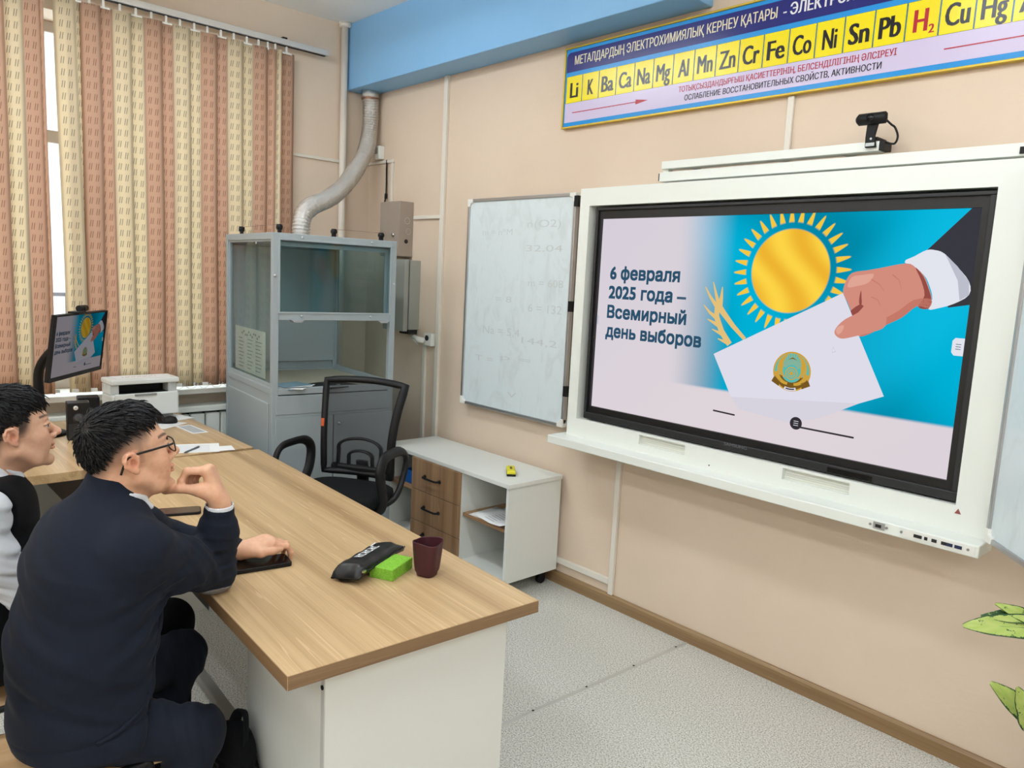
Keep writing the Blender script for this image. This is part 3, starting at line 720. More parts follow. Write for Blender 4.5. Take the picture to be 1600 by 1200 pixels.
# ---------------------------------------------------------------- white display frame, interactive display, rails, webcam
def display():
    t = thing('display_frame', 'white wall frame with a long tray that holds the big interactive display', 'display frame', (2.209, 0, 0.85))
    x0, x1, z0, z1 = 0.0, 1.945, 0.035, 1.275        # outer, local
    hx0, hx1, hz0, hz1 = 0.062, 1.832, 0.128, 1.190  # opening for the display
    y = -0.14
    b = MB()
    b.box((x0, y, hz1), (x1, 0, z1)); b.box((x0, y, hz0), (hx0, 0, hz1)); b.box((hx1, y, hz0), (x1, 0, hz1))
    slots = [(.468, .728), (1.198, 1.470)]; e = x0
    b.box((x0, y, z0), (x1, 0, .072)); b.box((x0, y, .118), (x1, 0, hz0))
    for s0, s1 in slots: b.box((e, y, .072), (s0, 0, .118)); b.box((s0, -.118, .072), (s1, -.02, .118)); e = s1
    b.box((e, y, .072), (x1, 0, .118))
    b.build('panel', WHITEM, t)
    for s0, s1 in slots:
        g = MB()
        for k in range(5): g.box((s0, -.1195, .076 + k * .009), (s1, -.1175, .0785 + k * .009))
        g.build('slot_liner', Mat('slot_ivory', (218, 218, 200), 0.5), t)
    MB().box((-.038, -.24, -.007), (1.946, -.10, .035)).build('tray', WHITEM, t, 0.004)
    pl = MB(); pl.box((1.71, -.2425, .002), (1.935, -.239, .030)); plate = pl.build('port_plate', PVC, t)
    for name, items, mt in (('port', [(1.628, .020), (1.760, .026), (1.786, .010), (1.812, .016), (1.842, .016)], DARK), ('usb_port', [(1.858, .022), (1.886, .022)], Mat('usb_blue', (24, 38, 74), 0.4))):
        for xx, w in items: MB().box((xx - w / 2, -.2445, .010), (xx + w / 2, -.2415, .021)).build(name, mt, t)
    for xx in (1.600, 1.656, 1.706, 1.915):
        MB().cyl((xx, -.2395, .016), (xx, -.2445, .016), .0045, 10).build('screw', STEEL, t)
    MB().box((1.610, -.2425, .004), (1.650, -.2395, .029)).build('video_port', ALU, t)
    MB().cyl((.86, -.139, .055), (.86, -.1425, .055), .003, 8).build('indicator', DARK, t)
    tri = MB(); tri.prism([(1.832, .100), (1.852, .100), (1.842, .118)], -.1415, -.139, axis=1); tri.build('warning_mark', Mat('maroon_mark', (146, 78, 74), 0.5), t)
    for z in (.105, .56, 1.10): MB().box((1.945, -.165, z), (1.972, -.125, z + .06)).build('hinge', BLACK, t)

    d = thing('interactive_display', 'big black framed interactive display showing the election day slide', 'display', (3.171, -.02, 1.505))
    ox0, ox1, oz0, oz1 = -.866, .866, -.520, .526
    sx0, sx1, sz0, sz1 = -.838, .824, -.455, .473
    f = MB()
    yo = -.094
    for (a, c) in (((ox0, yo, sz1), (ox1, 0, oz1)), ((ox0, yo, oz0), (ox1, 0, sz0)), ((ox0, yo, sz0), (sx0, 0, sz1)), ((sx1, yo, sz0), (ox1, 0, sz1))): f.box(a, c)
    f.build('bezel', Mat('display_bezel', (17, 18, 20), 0.4), d)
    g = MB(); w = .014
    for (a, c) in (((ox0, yo - .012, oz1 - w), (ox1, yo, oz1)), ((ox0, yo - .012, oz0), (ox1, yo, oz0 + .034)), ((ox0, yo - .012, oz0 + .034), (ox0 + w, yo, oz1 - w)), ((ox1 - w - .006, yo - .012, oz0 + .034), (ox1, yo, oz1 - w))): g.box(a, c)
    g.build('outer_rim', Mat('display_rim', (34, 36, 38), 0.45), d, 0.003)
    m = MB(); PW = sx1 - sx0; PH = sz1 - sz0
    draw_slide(m, lambda u, v, l: (sx0 + u * PW, -.0800 - .00012 * l, sz0 + v * PH))
    m.build('screen', slide_mats('slide', 0.98), d)
    lg = MB(); put_text(lg, 'SAMSUNG', -.048, .062, -.500, .0125, lambda a, b: (a, yo - .0125, b), .02); lg.build('logo', Mat('logo_grey', (96, 100, 104), 0.4), d)
    q = MB()
    for k in range(6): q.box((.42 + k * .028, yo - .0135, -.512), (.437 + k * .028, yo - .0115, -.500))
    q.box((.41, yo - .0128, -.516), (.58, yo - .0118, -.496)); q.build('button_panel', BLACKG, d)

    r = thing('rail', 'long white rail along the top of the display frame', 'rail', (2.66, -.02, 2.137))
    MB().box((0, -.09, 0.0), (1.60, -.03, .041)).build('rail_bar', WHITEM, r, 0.002)
    MB().box((-.006, -.088, .004), (0.0, -.032, .037)).build('end_cap', BLACK, r)
    MB().box((1.42, -.095, .006), (1.50, -.09, .028)).build('clip', BLACK, r)
    for xx in (.1, 1.3): MB().box((xx, -.03, .01), (xx + .04, .02, .035)).build('bracket', WHITEM, r)
    r2 = thing('rail', 'shorter upper white rail that carries the webcam', 'rail', (2.668, -.02, 2.192))
    MB().box((0, -.09, 0), (.965, -.03, .034)).build('rail_bar', WHITEM, r2, 0.002)
    MB().box((.965, -.09, .001), (.985, -.03, .033)).build('end_cap', BLACK, r2)
    for xx in (.1, .8): MB().box((xx, -.03, .005), (xx + .04, .02, .03)).build('bracket', WHITEM, r2)
    MB().box((.0, -.075, -.014), (.03, -.045, 0)).build('spacer', WHITEM, r2)
    w = thing('webcam', 'black webcam clipped on the end of the upper rail', 'webcam', (3.60, -.115, 2.225))
    c = MB(); c.tube([(-.045, -.010, .078), (-.040, -.012, .078), (.052, -.012, .078), (.058, -.010, .078)], [.014, .021, .021, .014], 16); c.build('camera_body', BLACK, w, smooth=True)
    MB().cyl((.008, -.028, .078), (.008, -.038, .078), .013, 18).build('lens', BLACKG, w, smooth=True)
    a = MB(); a.prism([(-.012, .062), (.026, .062), (.018, .020), (.026, -.022), (-.012, -.022), (-.014, .014)], -.010, .004, axis=1); a.build('clip_arm', BLACK, w, 0.002)
    MB().box((-.010, .004, .008), (.024, .085, .016)).build('clip_foot', BLACK, w)
    MB().box((-.009, -.012, -.018), (.022, -.0098, -.006)).build('sticker', Mat('sticker_grey', (190, 196, 196), .5), w)
    MB().cyl((.008, -.0098, .008), (.008, -.0125, .008), .004, 12).build('emblem', ALU, w)
    k = MB(); k.tube(spline([(.052, 0.0, .07), (.066, .01, .055), (.076, .02, .045), (.092, .012, .012), (.084, .012, -.012), (.060, .012, -.008), (.045, .02, .0)]), .0038, 8); k.build('webcam_cable', BLACK, w, smooth=True)
display()
# ---------------------------------------------------------------- fume hood with its duct
def hood():
    a = -0.0997
    t = thing('fume_hood', 'grey metal laboratory fume hood with glass sides and raised front sash', 'fume hood', (1.011, -1.1914, 0), a)
    W, D, T = .728, .835, 1.846; p = .034
    f = MB()
    for (x, y) in ((-p, 0), (-p, W - p), (-D, 0), (-D, W - p)): f.box((x, y, .05), (x + p, y + p, T))
    for z0, z1 in ((T - .036, T), (.978, 1.012)):
        f.box((-p, p, z0), (0, W - p, z1)); f.box((-D, p, z0), (-D + p, W - p, z1)); f.box((-D + p, 0, z0), (-p, p, z1)); f.box((-D + p, W - p, z0), (-p, W, z1))
    f.box((-p, p, 1.385), (0, W - p, 1.424)); f.box((-.012, p * .5, .8505), (.001, W - p * .4, .8675))
    f.build('frame', GREYM, t, 0.002)
    lo = MB(); lo.box((-D + .004, .004, .05), (-.02, .016, .98)); lo.box((-D + .004, W - .016, .05), (-.02, W - .004, .98)); lo.box((-D, .016, .05), (-D + .01, W - .016, T - .01)); lo.box((-D + .01, .016, .05), (-.03, W - .016, .07)); lo.build('casing', GREYM, t)
    rim = MB(); rim.box((-D + .05, -.003, .09), (-.06, .005, .925)); rim.build('side_panel', GREYM, t, 0.004)
    MB().box((-D + .01, .01, T - .012), (-.01, W - .01, T - .003)).build('roof_panel', GREYM, t)
    MB().box((-D + .012, .016, .985), (-.012, W - .016, 1.004)).build('worktop', Mat('hood_worktop', (186, 178, 158), 0.5), t)
    MB().box((-D + .012, .02, 1.06), (-D + .03, W - .02, T - .06)).build('baffle', GREYM, t, 0.003)
    for nm, y in (('side_glass', .014), ('side_glass', W - .018)):
        MB().box((-D + p, y, 1.012), (-p, y + .004, T - .036)).build(nm, GLASSG, t)
    for y in (.010, W - .026):
        g = MB(); e = .022
        for (q, r) in (((-D + p, y, 1.012), (-p, y + .016, 1.012 + e)), ((-D + p, y, T - .036 - e * .5), (-p, y + .016, T - .036)), ((-D + p, y, 1.034), (-D + p + e * .6, y + .016, T - .047)), ((-p - e * .6, y, 1.034), (-p, y + .016, T - .047))): g.box(q, r)
        g.build('glass_frame', GREYM, t)
    def sash(x, z0, z1, nm, e):
        g = MB(); y0, y1 = .03, W - .03
        for (q, r) in (((x - .012, y0, z0), (x, y1, z0 + e)), ((x - .012, y0, z1 - e), (x, y1, z1)), ((x - .012, y0, z0 + e), (x, y0 + e, z1 - e)), ((x - .012, y1 - e, z0 + e), (x, y1, z1 - e))): g.box(q, r)
        fr = g.build(nm, GREYM, t, 0.0015); MB().box((x - .008, y0 + e, z0 + e), (x - .005, y1 - e, z1 - e)).build('glass_pane', GLASSG, fr)
        return fr
    sash(.004, 1.420, 1.818, 'fixed_front_glass', .010); sl = sash(-.040, 1.392, 1.800, 'sliding_sash', .022)
    for y in (.103, .617):
        h = MB(); h.prism([(y - .008, 1.388), (y + .066, 1.388), (y + .052, 1.374), (y + .010, 1.374)], -.03, .022, axis=0); h.build('sash_handle', ALU, sl, 0.001)
    for (x, y, z) in ((.004, .16, 1.828), (.004, .57, 1.828), (.004, .16, 1.408), (.004, .57, 1.408), (.001, .012, 1.62), (.001, W - .012, 1.60), (-.26, -.0, 1.79)):
        MB().sphere((x, y, z), .008, 6, (.6, 1, 1)).build('screw', ALU, t, smooth=True)
    g = MB()
    for (y0, y1, z0, z1) in ((.020, W - .010, .868, .972),): g.box((-.010, y0, z0), (.004, y1, z1))
    g.build('drawer', GREYM, t, 0.002)
    for y0, y1 in ((.020, .352), (.358, W - .010)):
        d = MB(); d.box((-.010, y0, .12), (.004, y1, .850)); dd = d.build('door', GREYM, t, 0.002)
        if y0 > .3: MB().cyl((.004, y0 + .03, .80), (.010, y0 + .03, .80), .009, 12).build('lock', CHROME, dd, smooth=True)
    MB().box((-.016, .012, .06), (-.011, W - .012, .978)).build('door_recess', DARK, t)
    def pulley(x, y, along):
        k = MB(); s = .02
        if along == 'x': k.box((x - .012, y - .008, T), (x + .012, y + .008, T + .045))
        else: k.box((x - .008, y - .012, T), (x + .008, y + .012, T + .045))
        pu = k.build('pulley', BLACK, t, 0.003)
        w = MB(); d = (0, .013, 0) if along == 'x' else (.013, 0, 0)
        w.cyl((x - d[0], y - d[1], T + .030), (x + d[0], y + d[1], T + .030), .015, 14); w.build('wheel', BLACK, pu, smooth=True)
    pulley(-.62, .03, 'x'); pulley(-.03, .045, 'x'); pulley(-.05, .36, 'y'); pulley(-.04, .645, 'y')
    c = MB(); c.cyl((-.62, .03, T + .042), (-.03, .045, T + .044), .0012, 6); c.cyl((-.05, .36, T + .042), (-.04, .645, T + .044), .0012, 6); c.build('sash_wire', Mat('wire_red', (150, 110, 96), .5), t)
    ft = MB()
    for (x, y) in ((-.06, .04), (-.06, W - .06), (-D + .03, .04), (-D + .03, W - .06)): ft.cyl((x, y, 0), (x, y, .055), .022, 12)
    ft.build('foot', DARK, t)
    # what lies in and on it
    n = thing('paper_notice', 'typed paper notice hanging inside the left glass of the fume hood', 'notice', (1.011, -1.1914, 0), a)
    MB().box((-.705, .0195, 1.045), (-.165, .0205, 1.305)).build('sheet', Mat('notice_paper', (206, 204, 196), .7), n)
    q = MB(); P = lambda x, z: (x, .0192, z)
    q.cur = 0
    for k in range(9):
        z = 1.235 - k * .021
        for c0, c1 in ((-.64, -.54), (-.48, -.38), (-.33, -.22)):
            c1 -= .03 * ((k * 7 + int(c0 * 100)) % 3) / 2; q.quad(P(c0, z), P(c1, z), P(c1, z + .0045), P(c0, z + .0045))
    for k in range(11): z = 1.262 + .012 * math.sin(k * 1.9); q.quad(P(-.58 + k * .03, z), P(-.56 + k * .03, z + .002), P(-.565 + k * .03, z + .014), P(-.583 + k * .03, z + .012))
    q.build('printed_table', Mat('print_grey', (120, 120, 118), .7), n)
    bk = thing('booklet', 'pale blue booklets and sheets lying fanned inside the fume hood', 'booklet', (.93, -1.04, 1.004), .5)
    BB = Mat('booklet_blue', (120, 150, 166), .5)
    for k, (dx, r) in enumerate(((0, 0), (.03, .25), (-.02, -.3))):
        m = MB(); m.m = Matrix.Translation((dx, .01 * k, .001 + .004 * k)) @ Matrix.Rotation(r, 4, 'Z'); m.box((-.07, -.10, 0), (.07, .10, .003)); m.build('sheet', BB if k != 1 else PAPER, bk)
    fo = thing('folder', 'thin black folder lying inside the fume hood', 'folder', (.955, -.80, 1.004), .25)
    m = MB(); m.box((-.11, -.12, 0), (.11, .12, .006)); m.build('cover', BLACK, fo, 0.002)
    MB().cyl((.03, .02, .006), (.03, .02, .008), .012, 12).build('stud', ALU, fo)
hood()
def duct():
    t = thing('exhaust_duct', 'shiny corrugated aluminium exhaust duct from the fume hood to the blue beam', 'duct', (.564, -.808, 1.846))
    P = spline([(.130, -.085, 2.888), (.124, -.075, 2.78), (.126, -.080, 2.65), (.163, -.124, 2.50), (.236, -.248, 2.338), (.323, -.396, 2.199), (.421, -.564, 2.100), (.495, -.690, 2.053), (.545, -.775, 2.000), (.562, -.803, 1.940), (.564, -.808, 1.840)], 18)
    Q = [Vector(q) for q in P]; L = [0]
    for i in range(1, len(Q)): L.append(L[-1] + (Q[i] - Q[i - 1]).length)
    pts = []; rr = []; n = int(L[-1] / .0062); j = 0; rnd = random.Random(3)
    for k in range(n + 1):
        s = L[-1] * k / n
        while j < len(L) - 2 and L[j + 1] < s: j += 1
        f = (s - L[j]) / max(1e-9, L[j + 1] - L[j]); pts.append(tuple(Q[j].lerp(Q[j + 1], f))); rr.append(.0525 + (.0040 if k % 3 == 0 else (-.0052 if k % 3 == 1 else .0030)) + rnd.uniform(-.0010, .0010) + .0015 * math.sin(s * 21))
    m = MB(); m.tube(pts, rr, 32)
    A = Mat('crinkled_aluminium', (216, 214, 210), 0.2, 1.0); A.bump(A.noise(A.obj(), 45, 5, .75), .9, .012)
    m.build('hose', A, t, smooth=True, world=True)
    c = MB(); c.tube([(.130, -.085, 2.888), (.129, -.084, 2.835)], .058, 28); c.build('collar', A, t, smooth=True, world=True)
    k = MB(); k.tube([(.129, -.0845, 2.842), (.129, -.0842, 2.832)], .0605, 28); k.build('clamp', Mat('clamp_rust', (150, 110, 92), .4, .8), t, world=True)
duct()

# ---------------------------------------------------------------- low cabinet by the wall
def low_cabinet():
    x0, x1, yf, yb, zt = .955, 2.086, -.410, -.026, .623
    t = thing('low_cabinet', 'low white cabinet with three wooden drawers between open shelves', 'cabinet', (x0, yf, 0)); L = x1 - x0; D = yb - yf
    MB().box((-.012, -.010, zt - .022), (L + .010, D, zt)).build('top', WHITE, t, 0.0015)
    b = MB(); zb = .085
    for xx in (0, .292, .732, L - .018): b.box((xx, 0, zb), (xx + .018, D, zt - .022))
    b.box((.018, 0.004, zb), (L - .018, D, zb + .018)); b.box((.018, D - .006, zb + .018), (L - .018, D, zt - .022))
    b.build('carcass', WHITE, t)
    for s0, s1, z in ((.018, .292, .385), (.750, L - .018, .355)): MB().box((s0, .012, z), (s1, D - .006, z + .018)).build('shelf', SHELFW, t)
    for k, (z0, z1) in enumerate(((.415, .599), (.228, .411), (.096, .224))):
        d = MB().box((.296, -.018, z0), (.746, 0.0, z1)).build('drawer', DRAWERW, t, 0.0015)
        MB().box((.31, 0.02, z0 + .01), (.73, D - .02, z0 + .04)).build('drawer_box', WHITE, d)
        h = MB(); zc = (.507, .324, .160)[k]
        h.tube(spline([(.43, -.018, zc), (.435, -.040, zc), (.455, -.046, zc), (.50, -.047, zc), (.545, -.046, zc), (.565, -.040, zc), (.570, -.018, zc)]), .006, 10)
        h.cyl((.43, -.018, zc), (.43, -.024, zc), .011, 12); h.cyl((.57, -.018, zc), (.57, -.024, zc), .011, 12)
        h.build('handle', BLACK, d, smooth=True)
    for (x, y) in ((.06, .05), (L - .06, .05), (.06, D - .06), (L - .06, D - .06)):
        c = MB(); c.cyl((x - .012, y, .027), (x + .012, y, .027), .027, 16); c.box((x - .016, y - .02, .05), (x + .016, y + .02, zb)); c.build('caster', BLACK, t)
    e = thing('board_eraser', 'yellow and black board eraser lying on the low white cabinet', 'eraser', (1.925, -.255, zt), math.radians(140))
    k = MB(); k.box((-.062, -.024, 0), (.062, .024, .012)); k.build('felt', BLACK, e, 0.003)
    k = MB(); k.rings([[(sx * (.062 - i), sy * (.024 - i), z) for sx, sy in ((-1, -1), (1, -1), (1, 1), (-1, 1))] for i, z in ((0, .012), (0, .024), (.006, .032))]); k.build('grip', Mat('yellow_plastic', (222, 214, 30), .4), e, 0.003)
    MB().box((-.025, -.006, .0322), (.025, .006, .0328)).build('grip_mark', Mat('grip_print', (90, 92, 40), .5), e)
    p = thing('tray_box', 'small blue plastic box on the cabinet shelf nearest the office chair', 'box', (1.165, -.30, .403))
    q = MB(); q.box((-.08, -.07, 0), (.08, .10, .006)); q.box((-.08, -.07, .006), (-.074, .10, .08)); q.box((.074, -.07, .006), (.08, .10, .08)); q.box((-.074, -.07, .006), (.074, -.064, .08)); q.box((-.074, .094, .006), (.074, .10, .08)); q.build('box_body', Mat('blue_plastic', (24, 92, 170), .4), p, 0.002)
    m = MB(); m.m = Matrix.Rotation(.5, 4, 'X'); m.box((.0, .02, .03), (.06, .025, .10)); m.build('folded_paper', PAPER, p)
    for k, (dx, dy, r, lab) in enumerate(((1.88, -.27, .10, 'lower printed sheet of the pair on the open cabinet shelf'), (1.92, -.29, -.16, 'curled printed sheet lying on another sheet on the open cabinet shelf'))):
        s = thing('paper_sheet', lab, 'paper', (dx, dy, .3735 + .004 * k), r); m = MB(); n = 8
        vs = [(-.14 + .28 * i / n, -.11 + .22 * j / 4, .001 + .030 * max(0, (i / n - .62)) ** 1.5 * (1 + k) + .018 * max(0, (.25 - i / n)) * k) for i in range(n + 1) for j in range(5)]
        m.add(vs, [(i * 5 + j, i * 5 + 5 + j, i * 5 + 6 + j, i * 5 + 1 + j) for i in range(n) for j in range(4)])
        o = m.build('sheet', PAPER, s, smooth=True); sd = o.modifiers.new('Solidify', 'SOLIDIFY'); sd.thickness = .0008
        w = MB()
        for l in range(7): w.quad((-.06, -.08 + l * .022, .0026), (.03, -.08 + l * .022, .0026), (.03, -.076 + l * .022, .0026), (-.06, -.076 + l * .022, .0026))
        w.build('print_lines', Mat('print_lines', (150, 152, 156), .7), s)
low_cabinet()

# ---------------------------------------------------------------- office chair (faces +y locally)
def office_chair():
    t = thing('office_chair', 'black mesh back office chair with looped armrests behind the long desk', 'chair', (1.590, -1.105, 0), math.radians(-149))
    s = MB(); n = 28
    def sup(a, sx, sy, e=.55):
        c, d = math.cos(a), math.sin(a); return (sx * math.copysign(abs(c) ** e, c), sy * math.copysign(abs(d) ** e, d))
    R = []
    for z, k in ((.512, .90), (.520, .97), (.545, 1.0), (.572, .98), (.585, .90), (.589, .6), (.588, .2)):
        R.append([(*sup(2 * math.pi * i / n, .245 * k, .235 * k), z) for i in range(n)])
    s.rings(R); s.build('seat', CHAIRF, t, smooth=True)
    MB().box((-.16, -.15, .48), (.16, .15, .515)).build('seat_plate', BLACK, t, .01)
    # back: frame loop with mesh cloth
    def bp(u, v):   # u -1..1, v 0..1
        w = .192 + .035 * v - .012 * math.sin(math.pi * v); y = -.215 - .075 * v + .055 * math.sin(math.pi * v) * .6 - .035 * (u * u) * -1
        return (u * w, y, .62 + .47 * v + .012 * (1 - u * u) * v)
    loop = [bp(-1 + 2 * k / 12, 0) for k in range(13)] + [bp(1, k / 14) for k in range(1, 14)] + [bp(1 - 2 * k / 12, 1) for k in range(13)] + [bp(-1, 1 - k / 14) for k in range(1, 14)]
    m = MB(); m.tube(loop, .017, 10, closed=True, flat=(1, 1.35)); m.build('back_frame', BLACK, t, smooth=True)
    MESH = bpy.data.materials.new('chair_mesh_cloth'); MESH.use_nodes = True; nt = MESH.node_tree; pb = nt.nodes['Principled BSDF']; pb.inputs['Base Color'].default_value = S(26, 28, 32); pb.inputs['Roughness'].default_value = .8
    tr = nt.nodes.new('ShaderNodeBsdfTransparent'); mx = nt.nodes.new('ShaderNodeMixShader'); mx.inputs[0].default_value = .60
    nt.links.new(tr.outputs[0], mx.inputs[1]); nt.links.new(pb.outputs[0], mx.inputs[2]); nt.links.new(mx.outputs[0], nt.nodes['Material Output'].inputs[0])
    m = MB(); N = 12; m.add([bp(-1 + 2 * i / N, j / N) for j in range(N + 1) for i in range(N + 1)], [(j * (N + 1) + i, j * (N + 1) + i + 1, (j + 1) * (N + 1) + i + 1, (j + 1) * (N + 1) + i) for j in range(N) for i in range(N)])
    m.build('back_mesh', MESH, t, smooth=True)
    for k, (hw, hh) in enumerate(((.135, .165), (.075, .105))):
        P = [bp(-hw / .2, .0)] + [bp(-hw / .2 * (1 - .1 * q), hh / .47 * q) for q in (.3, .6, .85)] + [bp(-hw / .2 * .6, hh / .47), bp(0, hh / .47 * 1.06), bp(hw / .2 * .6, hh / .47)] + [bp(hw / .2 * (1 - .1 * q), hh / .47 * q) for q in (.85, .6, .3)] + [bp(hw / .2, 0)]
        m = MB(); m.tube([(x, y - .012, z) for x, y, z in spline(P, 5)], .011, 8, flat=(.7, 1.6)); m.build('lumbar_support', BLACK, t, smooth=True)
    m = MB(); m.tube(spline([(0, -.05, .495), (0, -.18, .50), (0, -.245, .55), (0, -.245, .62), (0, -.235, .68)]), .022, 10, flat=(.6, 1.6)); m.build('back_bracket', BLACK, t, smooth=True)
    m = MB(); m.box((-.165, -.228, .605), (.165, -.196, .66)); m.build('back_crossbar', BLACK, t, .012)
    for sg in (-1, 1):
        x = .275 * sg
        P = spline([(.20 * sg, .02, .505), (x * .93, .06, .52), (x, .07, .58), (x * 1.03, .115, .68), (x * 1.03, .120, .74), (x * 1.02, .08, .785), (x, .0, .795), (x, -.12, .785), (x, -.185, .735), (x * .98, -.165, .64), (x * .95, -.09, .55), (.20 * sg, -.03, .505)], 6)
        m = MB(); m.tube(P, .019, 10, flat=(.8, 1.35)); m.build('armrest', BLACK, t, smooth=True)
    MB().cyl((0, 0, .10), (0, 0, .49), .027, 18).build('gas_column', BLACK, t, smooth=True)
    b = MB()
    for k in range(5):
        a = 2 * math.pi * k / 5; b.tube([(0, 0, .115), (.14 * math.cos(a), .14 * math.sin(a), .105), (.29 * math.cos(a), .29 * math.sin(a), .075)], [.034, .026, .018], 10)
    b.build('star_base', BLACK, t, smooth=True)
    for k in range(5):
        a = 2 * math.pi * k / 5; c = MB(); x, y = .29 * math.cos(a), .29 * math.sin(a)
        c.cyl((x - .02 * math.sin(a), y + .02 * math.cos(a), .03), (x + .02 * math.sin(a), y - .02 * math.cos(a), .03), .03, 14); c.cyl((x, y, .03), (x, y, .08), .008, 8); c.build('caster', BLACK, t, smooth=True)
    lb = MB(); lb.box((.188, -.205, .80), (.196, -.20, .85)); q = bp(1, .55); lb = MB(); lb.box((q[0] - .012, q[1] + .018, q[2] - .02), (q[0] + .004, q[1] + .026, q[2] + .02)); lb.build('brand_tag', Mat('orange_tag', (214, 96, 48), .5), t)
office_chair()
# ---------------------------------------------------------------- long desk, teacher's desk and the things on them
DZ = 0.75
def long_desk():
    a = math.radians(-3.0)
    t = thing('desk', 'long wood topped desk with white end pedestal, nearest the camera', 'desk', (3.353, -2.238, 0), a)
    L, W = 2.155, .759
    MB().box((-L, 0, DZ - .036), (0, W, DZ)).build('top', [DESK], t, 0.0012)
    e = MB(); e.cur = 1; e.box((0.0, .001, DZ - .0355), (.0012, W - .001, DZ - .0008)); e.cur = 0; e.box((-L, -.0012, DZ - .0355), (-.001, 0, DZ - .0008)); e.build('edge_band', [DESKE, DESKE2], t)
    p = MB(); p.box((-.575, .12, .0), (-.056, .69, DZ - .036)); p.build('end_pedestal', WHITE, t, 0.0015)
    q = MB(); q.box((-.073, .118, .02), (-.056, .121, DZ - .038)); q.build('pedestal_edge', Mat('panel_edge_grey', (196, 198, 196), .5), t)
    MB().cyl((-.064, .1185, .655), (-.064, .115, .655), .006, 10).build('fixing', BLACK, t)
    MB().box((-L + .06, .14, 0), (-L + .078, .69, DZ - .036)).build('end_panel', WHITE, t)
    ap = MB(); ap.box((-L + .06, .018, DZ - .082), (-.60, .046, DZ - .036)); ap.build('apron_rail', STEEL, t, 0.003)
    fr = MB(); fr.box((-L + .08, .20, .05), (-.575, .24, .085)); fr.build('foot_rail', STEEL, t, 0.004)
    MB().box((-L + .08, .66, .30), (-.575, .676, DZ - .036)).build('modesty_panel', WHITE, t)
long_desk()
def teacher_desk():
    t = thing('desk', 'teacher desk in matching wood under the monitor and printer by the window', 'desk', (.65, -2.0, 0))
    ox, oy = -.65, 2.0
    poly = [(.075, -1.372), (1.192, -1.372), (1.192, -2.132), (1.196, -2.134)] + [(1.20 + .05 * math.sin(k * math.pi / 10) , -2.185 + .05 * math.cos(k * math.pi / 10)) for k in range(1, 5)] + [(1.25, -2.21), (1.25, -3.15), (.075, -3.15)]
    m = MB(); m.prism([(x + ox, y + oy) for x, y in poly][::-1], DZ - .040, DZ); m.build('top', DESK, t, 0.0015)
    MB().box((.30 + ox, -2.155 + oy, .50), (1.17 + ox, -2.137 + oy, DZ - .04)).build('inner_panel', Mat('dark_brown_laminate', (74, 60, 52), .5), t)
    MB().box((.12 + ox, -1.42 + oy, 0), (1.15 + ox, -1.402 + oy, DZ - .04)).build('side_panel', WHITE, t)
    MB().box((.12 + ox, -3.12 + oy, 0), (1.20 + ox, -3.10 + oy, DZ - .04)).build('side_panel', WHITE, t)
    MB().box((.12 + ox, -3.10 + oy, .1), (.138 + ox, -1.42 + oy, DZ - .04)).build('back_panel', WHITE, t)
teacher_desk()

def phone(label, c, rz, L, W, T, cat='phone', nm='phone', screen=BLACKG, dark=None):
    t = thing(nm, label, cat, (c[0], c[1], DZ), rz)
    m = MB(); n = 6; r = .012; P = []
    for (sx, sy, a0) in ((1, 1, 0), (-1, 1, 90), (-1, -1, 180), (1, -1, 270)):
        for k in range(n + 1):
            a = math.radians(a0 + 90 * k / n); P.append((sx * (L / 2 - r) + r * math.cos(a), sy * (W / 2 - r) + r * math.sin(a)))
    m.prism(P, 0, T); m.build('case', dark or BLACK, t, 0.002)
    s = MB(); s.prism([(x * .955, y * .92) for x, y in P], T, T + .0006); s.build('screen', screen, t)
    return t
phone('thick black phone lying under the hand of the student in glasses', (2.700, -2.010), math.radians(80), .175, .088, .013)
phone('dark phone with brownish screen lying alone on the long desk', (2.050, -2.035), math.radians(71), .155, .078, .010, screen=Mat('phone_screen_brown', (74, 56, 48), .16))

def cup():
    t = thing('cup', 'burgundy plastic cup with a wavy rim near the end of the long desk', 'cup', (3.052, -1.632, DZ), math.radians(25))
    m = MB(); n = 48
    def ring(r, z, wob=0.0, dip=0.0):
        out = []
        for j in range(n):
            a = 2 * math.pi * j / n; k = r * (1 + .075 * math.cos(4 * a) * -1 + wob * math.cos(2 * a))
            out.append((k * math.cos(a), k * math.sin(a), z + dip * (math.cos(2 * a + 1.0)) ))
        return out
    prof = [(.024, .0), (.030, .002), (.0315, .010), (.036, .018), (.039, .04), (.042, .07), (.0452, .1055), (.0452, .1075)]
    R = [ring(r, z, 0, 0 if z < .09 else -.0032) for r, z in prof]
    R += [ring(.0448, .1086, 0, -.0032), ring(.0436, .1086, 0, -.0032), ring(.0430, .1075, 0, -.0032), ring(.0428, .105, 0, -.0032), ring(.040, .07), ring(.036, .03), ring(.02, .014)]
    m.rings(R); m.build('cup_body', Mat('burgundy_plastic', (66, 24, 35), .5), t, smooth=True)
cup()
def sponge():
    t = thing('sponge', 'bright green foam sponge block partly under the black pencil case', 'sponge', (2.975, -1.712, DZ), math.radians(116))
    g = Mat('green_foam', (124, 182, 58), .9, spec=.1); n = g.noise(g.obj(), 160, 3, .7); g.base(g.mix(n.sst(.3, .7), (116, 174, 52), (140, 196, 74))); g.bump(n, .3, .002)
    MB().box((-.062, -.040, 0), (.062, .040, .036)).build('foam_block', g, t, 0.002)
sponge()
